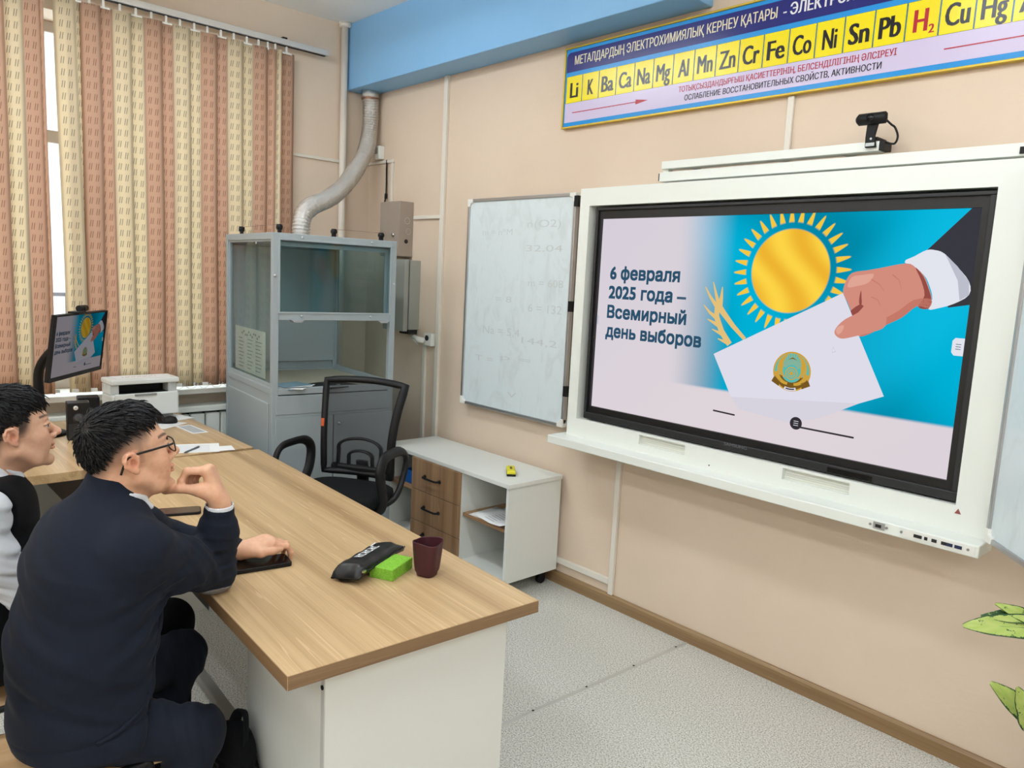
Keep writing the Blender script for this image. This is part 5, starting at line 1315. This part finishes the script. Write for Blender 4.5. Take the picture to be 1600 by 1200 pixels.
def hairline(pts):
    ys, zs = zip(*sorted(pts)); return lambda y: np.interp(y, ys, zs)
def hair(h, parent, plane, front, seed, n, top=.0):
    """cap of hair plus several hundred separate locks; plane(y) is the lower edge on the sides"""
    v = Vol(); k = h.k
    v.el(h.w(0, -.006, .034), [.0785 * k, .0885 * k, (.0925 + top) * k], h.R.T, .01); v.el(h.w(0, .036, .078), [.056 * k, .050 * k, .042 * k], h.R.T, .03)
    edge = hairline(plane)
    def below(P):
        L = h.loc(P); return (edge(L[:, 1]) - L[:, 2]) * .85 * k
    v.p.append(('fn', below, 0, 0, 0, .012, '&', np.zeros(3), 1e9))
    rnd = np.random.RandomState(seed)
    def disp(P, d):
        L = h.loc(P); a = np.arctan2(L[:, 0], L[:, 1] + .05)
        return d + .0016 * np.sin(a * 34 + 9 * np.sin(L[:, 1] * 60)) + .0010 * np.sin(a * 71 + L[:, 2] * 90)
    P, F = v.mesh(.0035, disp); o = link_np('hair', P, F, HAIR, parent)
    m = MB(); Lp = h.loc(P); idx = rnd.permutation(len(P))[:n * 3]; cnt = 0
    cen = np.array([.012, -.055, .12])
    for i in idx:
        p = Lp[i]; out = p - np.array([0, -.013, .03]); out /= np.linalg.norm(out)
        if p[2] < edge(p[1]) + .006: continue
        f = p - cen; f[1] += .045; f = f - out * (f @ out); l = np.linalg.norm(f)
        if l < .004: continue
        f /= l; f += rnd.normal(0, .16, 3); ln = rnd.uniform(.018, .036) * (1.0 if p[2] > .07 else .6); pts = []
        for s in range(5):
            t = s / 4; q = p + f * ln * t + out * (.0022 * math.sin(math.pi * t * .8) + .0006 - .0085 * t * t * (ln / .036) ** 2); pts.append(tuple(h.w(*q)))
        r = rnd.uniform(.0009, .0020); m.tube(pts, [r, r * 1.25, r * 1.1, r * .7, r * .12], 4); cnt += 1
        if cnt >= n: break
    for i in range(front):                                     # fringe
        x = rnd.uniform(-.052, .056); y = .082 - 14 * x * x * .5; z = .078 - 4 * x * x + rnd.normal(0, .004)
        ln = rnd.uniform(.012, .024); p0 = np.array([x, y - .010, z + .012]); pts = []
        dx = rnd.normal(.08, .22)
        for s in range(5):
            t = s / 4; pts.append(tuple(h.w(*(p0 + np.array([dx * ln * t, .020 * t - .010 * t * t, -ln * t ** 1.25])))))
        r = rnd.uniform(.0012, .0024); m.tube(pts, [r, r * 1.2, r, r * .6, r * .1], 4)
    lm = m.build('hair_locks', HAIR, o, smooth=True, world=True)
    return o

def hand(v, W, f, s, n, fl, thumb, k=1.0, spread=.10, mcp0=0.0):
    """W wrist; f towards the knuckles, s towards the thumb, n back of the hand; fl = (mcp, pip, dip) bends in degrees per finger"""
    W, f, s, n = (np.array(q, float) for q in (W, f, s, n)); f /= np.linalg.norm(f); s -= f * (s @ f); s /= np.linalg.norm(s); n -= f * (n @ f) + s * (n @ s); n /= np.linalg.norm(n)
    L = [(.044, .026, .021), (.048, .030, .022), (.044, .028, .021), (.034, .021, .018)]; off = [.030, .010, -.011, -.030]; mc = [.088, .090, .085, .077]; rr = [.0088, .0090, .0085, .0075]
    nails = []
    for i in range(4):
        M = W + f * mc[i] * k + s * off[i] * k * .92 + n * (.004 if i in (1, 2) else .001) * k
        b = W + f * .012 * k + s * off[i] * .55 * k
        v.rc(b, M, .0135 * k, .0115 * k, .018 * k)
        p = M; a = math.radians(mcp0); sp = (1.5 - i) * spread * .5
        d0 = f + s * sp; d0 /= np.linalg.norm(d0); r = rr[i] * k
        for j in range(3):
            a += math.radians(fl[i][j]); d = d0 * math.cos(a) - n * math.sin(a); q = p + d * L[i][j] * k
            v.rc(p, q, r * (1.06 if j == 0 else 1.0), r * (.93 if j < 2 else .80), .0055 * k); 
            if j < 2: v.el(q, [r * 1.04] * 3, None, .003)
            r *= .93; p = q
    # thumb from the side of the palm near its base
    T = [W + f * q[0] * k + s * q[1] * k + n * q[2] * k for q in thumb]
    rt = [.0150, .0125, .0108, .0085]
    for j in range(len(T) - 1): v.rc(T[j], T[j + 1], rt[j] * k, rt[j + 1] * k, .014 * k if j == 0 else .005 * k)
    v.rc(W + f * .03 * k + s * .02 * k, T[1], .016 * k, .012 * k, .016 * k)
    return T
def project(v, p, it=8):
    """nearest point of a volume's surface to p, and the outward normal"""
    p = np.array(p, float); e = 1e-3
    for _ in range(it):
        q = np.vstack([p] + [p + e * np.eye(3)[i] for i in range(3)] + [p - e * np.eye(3)[i] for i in range(3)]); d = v.ev(q)
        g = (d[1:4] - d[4:7]) / (2 * e); g /= max(1e-9, np.linalg.norm(g)); p = p - d[0] * g
    return p, g
def on_surface(v, pts, lift=.001):
    out = []
    for q in pts:
        p, g = project(v, q); out.append(tuple(p + g * lift))
    return out
def patch(v, center, rad, lift, parent, name, mat, cell=.0035):
    w = Vol(); w.p = list(v.p); vv = Vol(); vv.el(center, [rad] * 3 if not hasattr(rad, '__len__') else rad, None, .004)
    f = lambda P, sub: np.maximum(vv.ev(P), np.abs(v.ev(P)) - lift)
    z = Vol(); z.p = vv.p; z.ev = lambda P, sub=None: f(P, sub)
    P, F = z.mesh(cell); return link_np(name, P, F, mat, parent)
def folds(parts):
    """cloth folds: parts = (centre, direction of the ripple, wavelength, depth, reach)"""
    def fn(P, d):
        for c, n, wl, dp, rch in parts:
            X = P - np.array(c); n = np.array(n, float) / np.linalg.norm(n); r = np.exp(-(np.linalg.norm(X, axis=1) / rch) ** 2)
            ph = X @ n / wl * 2 * math.pi; o = np.array([n[1], -n[0], .3]); w = X @ o
            d = d + dp * r * (np.sin(ph + 9 * w + 1.3 * np.sin(w * 21)) + .5 * np.sin(ph * 1.9 - 14 * w))
        return d
    return fn
HL_A = ((-.115, -.055), (-.10, -.035), (-.08, -.012), (-.04, .040), (0, .060), (.05, .070), (.085, .078), (.12, .084))
HL_B = ((-.115, -.070), (-.10, -.055), (-.06, -.022), (-.02, .022), (.02, .032), (.05, .050), (.085, .062), (.12, .070))
FADE = lambda L: hairline(HL_A)(L[:, 1])

def student_glasses():
    t = thing('person', 'student with glasses in a navy sweater leaning on the desk, chin on his hand', 'person', (2.80, -2.45, 0))
    h = Head((2.806, -2.421, 1.174), math.radians(3), math.radians(11), 0, 1.06)
    v = Vol(); h.vol(v)
    v.rc(h.w(0, -.030, -.045), (2.80, -2.452, 1.065), .056, .059, .03); v.rc(h.w(0, .03, -.075), (2.80, -2.425, 1.06), .035, .045, .03); v.rc((2.80, -2.452, 1.065), (2.80, -2.47, .98), .060, .09, .04)
    v.ec((2.80, -2.56, .53), (2.80, -2.50, .70), .105, .11, (1, 0, 0), 1.25, .04); v.ec((2.80, -2.50, .70), (2.80, -2.47, .93), .11, .115, (1, 0, 0), 1.3, .04)
    Wr = V3(2.855, -2.196, 1.020)
    for P, r in (([(2.80, -2.46, .99), (2.965, -2.44, .975), (2.800, -2.190, .802)], [.06, .055, .043]), ([(2.800, -2.190, .802), tuple(Wr)], [.043, .030]), ([(2.80, -2.46, .99), (2.635, -2.43, .975), (2.455, -2.20, .80)], [.06, .055, .043]), ([(2.455, -2.20, .80), (2.652, -2.052, .792)], [.043, .029])): v.chain(P, r, .02)
    hand(v, Wr, (-.25, -.22, .95), (.80, -.50, .10), (.5, .75, .3), [(72, 62, 30), (78, 66, 34), (80, 68, 36), (80, 66, 36)], [(.026, .022, -.006), (.050, .034, -.026), (.068, .032, -.068), (.072, .026, -.102)], 1.12)
    hand(v, (2.652, -2.052, .796), (.14, .98, .16), (.98, -.14, -.12), (0, -.1, 1), [(26, 42, 30), (30, 42, 28), (34, 42, 26), (36, 40, 26)], [(.016, .024, -.004), (.046, .042, -.006), (.080, .044, -.012), (.106, .036, -.018)], 1.04)
    for P, r in (([(2.89, -2.54, .505), (2.925, -2.285, .415), (2.97, -2.40, .10)], [.075, .052, .036]), ([(2.71, -2.53, .52), (2.600, -2.215, .48), (2.590, -2.335, .10)], [.075, .052, .036])):
        v.chain(P, r, .02); a = np.array(P[2]); v.rc(a, a + V3(.0, .02, -.05), .034, .034, .02); v.rc(a + V3(0, .0, -.055), a + V3(.01, .14, -.065), .034, .026, .02)
    P, F = v.mesh(.0029)
    col = head_color(h, P, S(224, 178, 148)[:3], FADE, 5, True)
    # redder knuckles and finger tips, pale nails
    link_np('body', P, F, SKIN, t, col); eyes(h, t, .25)
    hair(h, t, HL_A, 110, 3, 1500)
    # glasses
    g = MB(); gt = lambda *q: tuple(h.w(*q))
    for x in (-1, 1):
        P2 = []
        for k in range(24):
            a = 2 * math.pi * k / 24; c, s_ = math.cos(a), math.sin(a); yy = .101 - .10 * (abs(x * .034 + .025 * c) ** 1.7) * 2
            P2.append(gt(x * .034 + .0245 * math.copysign(abs(c) ** .6, c), yy, .003 + .0175 * math.copysign(abs(s_) ** .6, s_)))
        g.tube(P2, .0019, 8, closed=True)
        g.tube(spline([gt(x * .059, .097, .012), gt(x * .0740, .088, .014), gt(x * .0805, .045, .016), gt(x * .0835, -.004, .017), gt(x * .0840, -.022, .010), gt(x * .0825, -.040, -.020)], 6), .0021, 8, flat=(1.5, .8))
    g.tube(spline([gt(-.009, .1015, .008), gt(0, .1045, .011), gt(.009, .1015, .008)], 5), .0019, 8)
    gl = g.build('glasses', BLACKG, t, smooth=True, world=True)
    lens = m_glass('spectacle_lens', (248, 248, 250))
    for x in (-1, 1):
        m = MB(); n = 24; ring = []
        for k in range(n):
            a = 2 * math.pi * k / n; c, s_ = math.cos(a), math.sin(a); yy = .101 - .10 * (abs(x * .034 + .025 * c) ** 1.7) * 2
            ring.append(gt(x * .034 + .0240 * math.copysign(abs(c) ** .6, c), yy, .003 + .0170 * math.copysign(abs(s_) ** .6, s_)))
        m.add(ring, [tuple(range(n))]); m.build('lens', lens, gl, world=True)
    # sweater
    s = Vol()
    s.ec((2.81, -2.550, .520), (2.80, -2.525, .70), .140, .160, (1, 0, 0), 1.22, .05); s.ec((2.80, -2.525, .70), (2.80, -2.480, .90), .160, .160, (1, 0, 0), 1.24, .05); s.ec((2.80, -2.480, .90), (2.80, -2.455, 1.035), .156, .068, (1, 0, 0), 1.25, .05)
    s.el((2.80, -2.535, .90), (.15, .075, .16), None, .06)
    for x in (-1, 1): s.rc((2.80, -2.46, 1.020), (2.80 + x * .165, -2.44, .972), .062, .068, .05)
    s.chain([(2.965, -2.44, .972), (2.875, -2.31, .880), (2.802, -2.192, .806)], [.074, .070, .056], .03); s.chain([(2.802, -2.192, .806), (2.828, -2.192, .925), (2.842, -2.195, .955)], [.056, .054, .050], .02)
    s.rc((2.840, -2.194, .950), (2.849, -2.196, .998), .0405, .0400, .006)
    s.rc((2.856, -2.197, 1.046), (2.864, -2.199, 1.11), .048, .05, .003, '-')
    s.chain([(2.635, -2.43, .972), (2.54, -2.31, .88), (2.458, -2.202, .806)], [.074, .068, .055], .03); s.chain([(2.458, -2.202, .806), (2.60, -2.093, .797)], [.054, .044], .02); s.rc((2.60, -2.093, .797), (2.632, -2.068, .796), .038, .038, .006)
    s.ec((2.80, -2.462, 1.060), (2.80, -2.448, 1.100), .068, .066, (1, 0, 0), 1.05, .02)
    s.p.append(('el', V3(2.80, -2.436, 1.125), np.eye(3), V3(.060, .058, .07), 0, .008, '-', V3(2.80, -2.436, 1.125), .07))
    s.ec((2.83, -2.555, .53), (2.845, -2.545, .47), .140, .138, (1, 0, 0), 1.22, .04); s.rc((2.915, -2.46, .60), (2.975, -2.475, .485), .060, .035, .05)
    s.half((.12, -.12, -1), .12 * 2.9 + .12 * 2.5 - .452, .010)
    fo = folds([((2.82, -2.21, .85), (.1, .1, 1), .034, .0034, .085), ((2.86, -2.30, .86), (-.5, .6, .5), .05, .0035, .10), ((2.90, -2.38, .93), (.3, .3, 1), .06, .003, .10), ((2.82, -2.60, .72), (.2, .3, 1), .10, .004, .20), ((2.95, -2.45, .62), (.3, .4, 1), .085, .0035, .16), ((2.94, -2.40, .80), (.5, -.4, 1), .07, .004, .13), ((2.80, -2.64, .90), (.6, .1, 1), .09, .003, .16)])
    def knit(P, d):
        d = fo(P, d); z = P[:, 2]
        seam = np.exp(-((z - .535 - .10 * (P[:, 1] + 2.5)) / .004) ** 2) * (z < .62) * .0035
        c = P - V3(2.845, -2.195, .975); cuff = np.exp(-(np.linalg.norm(c, axis=1) / .045) ** 4); a = np.arctan2(c[:, 0], c[:, 1])
        return d + seam + cuff * .0009 * np.sin(a * 44)
    P, F = s.mesh(.0042, knit); sw = link_np('sweater', P, F, NAVY, t)
    patch(s, (2.800, -2.205, .757), (.085, .062, .030), .0022, sw, 'elbow_patch', PATCH, .003)
    m = MB(); q = on_surface(s, [(2.975, -2.42, .60), (2.975, -2.44, .575), (2.985, -2.47, .555), (2.99, -2.51, .535), (2.985, -2.55, .527)], .0005); m.tube(spline(q, 6), .0045, 8); m.build('pocket_edge', NAVY, sw, smooth=True, world=True)
    q = on_surface(s, [(2.93, -2.36, .78), (2.95, -2.38, .68), (2.96, -2.40, .60), (2.965, -2.42, .53), (2.965, -2.43, .475)], .0004); m = MB(); m.tube(spline(q, 8), .003, 8); m.build('front_edge', NAVY, sw, smooth=True, world=True)
    p0 = V3(*q[-1]) + V3(.004, -.002, -.006); m = MB(); m.tube([tuple(p0), tuple(p0 + V3(.006, -.014, -.020))], .0026, 8, flat=(1, 1.4)); m.build('zip_pull', CHROME, sw, world=True)
    # shirt collar and cuff
    c = Vol(); ring = []
    for k in range(19):
        a = math.radians(-20 + 220 * k / 18 - 10); ring.append((2.80 + .064 * math.cos(a), -2.437 + .060 * math.sin(a), 1.083 - .022 * math.sin(a)))
    c.chain(ring, [.010] * 19, .006); c.rc((2.845, -2.392, 1.062), (2.850, -2.372, 1.040), .010, .007, .01); c.rc((2.755, -2.392, 1.062), (2.750, -2.372, 1.040), .010, .007, .01)
    P, F = c.mesh(.003); link_np('shirt_collar', P, F, SHIRT, t)
    c = Vol(); c.rc((2.847, -2.195, .985), (2.852, -2.196, 1.012), .0372, .0372, .004); c.rc((2.846, -2.195, .98), (2.861, -2.198, 1.09), .0335, .0335, .003, '-'); c.rc((2.8575, -2.1975, 1.056), (2.866, -2.199, 1.12), .050, .052, .002, '-'); P, F = c.mesh(.0025); link_np('shirt_cuff', P, F, SHIRT, t)
    # trousers and shoes
    r = Vol(); r.ec((2.80, -2.570, .545), (2.80, -2.55, .62), .128, .118, (1, 0, 0), 1.28, .03)
    r.chain([(2.885, -2.545, .505), (2.925, -2.285, .415)], [.092, .066], .05); r.chain([(2.925, -2.285, .415), (2.945, -2.34, .28), (2.97, -2.40, .13)], [.068, .062, .055], .03)
    r.chain([(2.715, -2.53, .525), (2.600, -2.215, .480)], [.094, .068], .05); r.chain([(2.600, -2.215, .480), (2.595, -2.28, .32), (2.59, -2.335, .13)], [.070, .064, .056], .03)
    fr = folds([((2.95, -2.30, .47), (.2, 1, .1), .06, .0035, .12), ((2.63, -2.22, .46), (.2, 1, .2), .055, .0035, .12), ((2.88, -2.50, .52), (.3, 1, 0), .07, .004, .14)])
    P, F = r.mesh(.005, fr); link_np('trousers', P, F, NAVYT, t)
    for a in (V3(2.97, -2.40, .10), V3(2.590, -2.335, .10)):
        k = Vol(); k.rc(a + V3(0, -.02, -.045), a + V3(.012, .15, -.058), .045, .036, .03); k.rc(a + V3(0, 0, -.02), a + V3(0, .0, .01), .042, .042, .02); k.half((0, 0, -1), -.004, .006); P, F = k.mesh(.004); link_np('shoe', P, F, BLKC, t)

def student_vest():
    t = thing('person', 'student in a white shirt and dark vest sitting behind the student in glasses', 'person', (2.29, -2.60, 0))
    def up(P):
        P[:, 2] += .030 * np.clip((P[:, 2] - .82) / .10, 0, 1); return back(P, 1)
    def back(P, worn=0):                                  # the trunk leans back a little under the head
        a = .052 * np.clip((P[:, 2] - .58) / .3, 0, 1) * (1 if worn else np.clip((1.03 - P[:, 2]) / .07, 0, 1)); P[:, 1] -= a; P[:, 0] -= .5 * a; return P
    h = Head((2.292, -2.588, 1.158), math.radians(2), math.radians(7), 0, 1.03)
    v = Vol(); h.vol(v)
    v.rc(h.w(0, -.028, -.05), (2.268, -2.655, 1.025), .053, .054, .03); v.rc(h.w(0, .03, -.078), (2.272, -2.625, 1.02), .032, .040, .03); v.rc((2.268, -2.655, 1.025), (2.29, -2.63, .95), .054, .085, .04)
    v.ec((2.29, -2.66, .53), (2.29, -2.65, .72), .105, .105, (1, 0, 0), 1.25, .04); v.ec((2.29, -2.65, .72), (2.29, -2.625, .90), .105, .11, (1, 0, 0), 1.3, .04)
    for P, r in (([(2.29, -2.62, .955), (2.455, -2.640, .945), (2.477, -2.565, .722)], [.06, .045, .036]), ([(2.477, -2.565, .722), (2.40, -2.30, .79)], [.036, .028]), ([(2.29, -2.62, .955), (2.12, -2.615, .945), (2.075, -2.50, .73)], [.06, .052, .042]), ([(2.075, -2.50, .73), (2.205, -2.335, .80)], [.042, .028])): v.chain(P, r, .02)
    hand(v, (2.40, -2.30, .792), (-.2, .97, .06), (-.97, -.2, 0), (0, 0, 1), [(16, 22, 14)] * 4, [(.016, .024, -.004), (.046, .044, -.004), (.080, .052, -.006), (.106, .050, -.008)], 1.04)
    hand(v, (2.205, -2.335, .802), (.5, .86, -.02), (.86, -.5, 0), (0, 0, 1), [(16, 22, 14)] * 4, [(.016, .024, -.004), (.046, .044, -.004), (.080, .052, -.006), (.106, .050, -.008)], 1.04)
    for P, r in (([(2.38, -2.63, .52), (2.495, -2.215, .545), (2.48, -2.20, .10)], [.075, .052, .036]), ([(2.20, -2.63, .52), (2.14, -2.21, .52), (2.14, -2.22, .10)], [.075, .052, .036])):
        v.chain(P, r, .02); a = np.array(P[2]); v.rc(a, a + V3(.0, .02, -.05), .034, .034, .02); v.rc(a + V3(0, .0, -.055), a + V3(.01, .14, -.065), .034, .026, .02)
    P, F = v.mesh(.0031); hc = head_color(h, P, S(220, 178, 150)[:3], lambda L: hairline(HL_B)(L[:, 1]) - .012, 2); link_np('body', back(P), F, SKIN, t, hc); eyes(h, t, .2)
    hair(h, t, HL_B, 150, 8, 1500, .003)
    s = Vol()
    s.ec((2.29, -2.66, .55), (2.29, -2.65, .72), .122, .120, (1, 0, 0), 1.25, .04); s.ec((2.29, -2.65, .72), (2.29, -2.628, .90), .120, .122, (1, 0, 0), 1.28, .04); s.ec((2.29, -2.628, .90), (2.29, -2.61, 1.01), .118, .062, (1, 0, 0), 1.2, .04)
    for x in (-1, 1): s.rc((2.29, -2.615, .99), (2.29 + x * .17, -2.622, .945), .058, .062, .05)
    s.chain([(2.455, -2.640, .942), (2.474, -2.618, .83), (2.478, -2.565, .722)], [.062, .060, .055], .03); s.chain([(2.478, -2.565, .722), (2.412, -2.338, .782)], [.055, .042], .02)
    s.chain([(2.12, -2.622, .945), (2.085, -2.56, .83), (2.072, -2.50, .732)], [.066, .062, .055], .03); s.chain([(2.072, -2.50, .732), (2.185, -2.362, .79)], [.054, .042], .02)
    s.half((0, 0, -1), -.50, .01)
    fs = folds([((2.47, -2.58, .80), (.2, .4, 1), .04, .004, .10), ((2.46, -2.62, .90), (.2, .5, 1), .05, .0035, .09), ((2.45, -2.47, .74), (-.3, 1, .2), .04, .0035, .09), ((2.10, -2.5, .75), (.5, .6, .3), .04, .0035, .10)])
    P, F = s.mesh(.0042, fs); link_np('shirt', up(P), F, SHIRT, t)
    w = Vol()
    w.ec((2.29, -2.66, .56), (2.29, -2.645, .72), .132, .146, (1, 0, 0), 1.25, .04); w.ec((2.29, -2.645, .72), (2.29, -2.620, .90), .136, .152, (1, 0, 0), 1.26, .04); w.ec((2.29, -2.620, .90), (2.29, -2.608, 1.0), .140, .080, (1, 0, 0), 1.2, .04)
    for x in (-1, 1): w.rc((2.29, -2.615, .985), (2.29 + x * .150, -2.622, .955), .065, .070, .05)
    for x in (-1, 1): w.el((2.29 + x * .238, -2.62, .90), (.075, .095, .130), None, .012, '-')
    w.p.append(('rc', V3(2.29, -2.53, 1.06), V3(2.29, -2.44, .93), .070, .015, .012, '-', V3(2.29, -2.5, 1.0), .2)); w.half((0, 0, -1), -.515, .01); w.half((0, .25, 1), 1.02 - .25 * 2.60, .01)
    P, F = w.mesh(.004); link_np('vest', up(P), F, BLKC, t)
    c = Vol(); ring = []
    for k in range(19):
        a = math.radians(-60 + 300 * k / 18); ring.append((2.29 + .064 * math.cos(a), -2.600 + .060 * math.sin(a), 1.066 - .020 * math.sin(a)))
    c.chain(ring, [.014] * 19, .006)
    for x in (-1, 1): c.rc((2.29 + x * .034, -2.545, 1.034), (2.29 + x * .050, -2.515, .995), .013, .007, .012); c.rc((2.29 + x * .060, -2.57, 1.035), (2.29 + x * .050, -2.515, .995), .012, .007, .012)
    P, F = c.mesh(.003); link_np('shirt_collar', up(P), F, SHIRT, t)
    k = Vol(); k.rc((2.18, -2.367, .788), (2.197, -2.345, .798), .040, .038, .006); P, F = k.mesh(.003); link_np('shirt_cuff', P, F, SHIRT, t)
    k = MB(); k.tube([(2.199, -2.343, .800), (2.206, -2.334, .803)], .034, 18); k.build('wristwatch', BLACK, t, smooth=True, world=True)
    r = Vol(); r.ec((2.29, -2.66, .545), (2.29, -2.64, .62), .118, .11, (1, 0, 0), 1.28, .03)
    for hp, kn, an in (((2.375, -2.64, .53), (2.495, -2.215, .545), (2.48, -2.205, .13)), ((2.205, -2.64, .53), (2.14, -2.21, .52), (2.14, -2.22, .13))): r.chain([hp, kn], [.092, .068], .05); r.chain([kn, an], [.067, .054], .03)
    P, F = r.mesh(.0055); link_np('trousers', P, F, BLKC, t)
    for a in (V3(2.48, -2.20, .10), V3(2.14, -2.22, .10)):
        k = Vol(); k.rc(a + V3(0, -.02, -.045), a + V3(.012, .15, -.058), .045, .036, .03); k.rc(a + V3(0, 0, -.02), a + V3(0, .0, .01), .042, .042, .02); k.half((0, 0, -1), -.004, .006); P, F = k.mesh(.0045); link_np('shoe', P, F, BLACK, t)
student_glasses()
student_vest()

def school_chair(label, x, y, rz):
    t = thing('school_chair', label, 'chair', (x, y, 0), rz)           # faces +y
    m = MB(); n = 10
    V = []
    for i in range(n + 1):
        for j in range(n + 1):
            u, w = i / n * 2 - 1, j / n; e = 1 - .10 * max(0, abs(u) - .7) ** 1 ; V.append((u * (.165 - .05 * max(0, w - .88) * 8 * abs(u) ** 3), -.19 + .46 * w, .405 - .006 * (1 - u * u) * math.sin(math.pi * w) - .02 * max(0, w - .85) / .15))
    m.add(V, [(i * (n + 1) + j, (i + 1) * (n + 1) + j, (i + 1) * (n + 1) + j + 1, i * (n + 1) + j + 1) for i in range(n) for j in range(n)])
    o = m.build('seat', PLY, t, smooth=True); sd = o.modifiers.new('Solidify', 'SOLIDIFY'); sd.thickness = .012; sd.offset = -1
    m = MB(); V = []
    for i in range(n + 1):
        for j in range(5):
            u, w = i / n * 2 - 1, j / 4; V.append((u * .185, -.235 + .03 * (u * u) - .03 * w, .64 + .19 * w))
    m.add(V, [(i * 5 + j, (i + 1) * 5 + j, (i + 1) * 5 + j + 1, i * 5 + j + 1) for i in range(n) for j in range(4)])
    o = m.build('backrest', PLY, t, smooth=True); sd = o.modifiers.new('Solidify', 'SOLIDIFY'); sd.thickness = .011; sd.offset = 0
    for sx in (-1, 1):
        x1 = .165 * sx
        q = MB(); q.tube(spline([(x1, .17, .0), (x1, .16, .20), (x1, .15, .385), (x1, .12, .400), (x1, 0, .400)], 6), .011, 10); q.build('leg', BLACK, t, smooth=True)
        q = MB(); q.tube(spline([(x1, -.24, .0), (x1, -.20, .20), (x1, -.17, .395), (x1, -.205, .55), (x1, -.255, .80)], 6), .011, 10); q.build('leg', BLACK, t, smooth=True)
        q = MB(); q.cyl((x1, -.17, .395), (x1, .14, .395), .010, 10); q.build('side_rail', BLACK, t, smooth=True)
    q = MB(); q.cyl((-.165, .158, .25), (.165, .158, .25), .009, 8); q.cyl((-.165, -.20, .20), (.165, -.20, .20), .009, 8); q.build('crossbar', BLACK, t, smooth=True)
school_chair('plywood chair with black tube legs under the student in glasses', 2.785, -2.555, math.radians(-4))
school_chair('plywood chair with black tube legs under the student in the vest', 2.29, -2.60, math.radians(2))

def backpack():
    t = thing('backpack', 'black cloth bag with a strap loop on the floor against the desk pedestal', 'bag', (2.86, -2.16, 0))
    v = Vol(); v.ec((2.84, -2.175, .10), (2.845, -2.160, .27), .075, .062, (1, 0, 0), 1.55, .03); v.el((2.92, -2.17, .12), (.07, .06, .13), None, .04); v.rc((2.79, -2.18, .24), (2.86, -2.16, .335), .05, .035, .05); v.half((0, 0, -1), -.003, .01)
    fb = folds([((2.85, -2.2, .2), (.4, .2, 1), .07, .006, .14), ((2.93, -2.2, .15), (1, 0, .5), .05, .005, .1)])
    P, F = v.mesh(.005, fb); link_np('bag_body', P, F, BLKC, t)
    m = MB(); m.tube(spline([(2.865, -2.17, .29), (2.862, -2.16, .36), (2.872, -2.145, .402), (2.895, -2.140, .395), (2.910, -2.145, .34), (2.915, -2.155, .25)], 6), .010, 8, flat=(.35, 1.9)); m.build('strap_loop', BLKC, t, smooth=True, world=True)
    m = MB(); m.tube(on_surface(v, spline([(2.80, -2.25, .26), (2.85, -2.25, .30), (2.90, -2.24, .27)], 5), .001), .003, 6); m.build('zip', BLACK, t, smooth=True, world=True)
backpack()
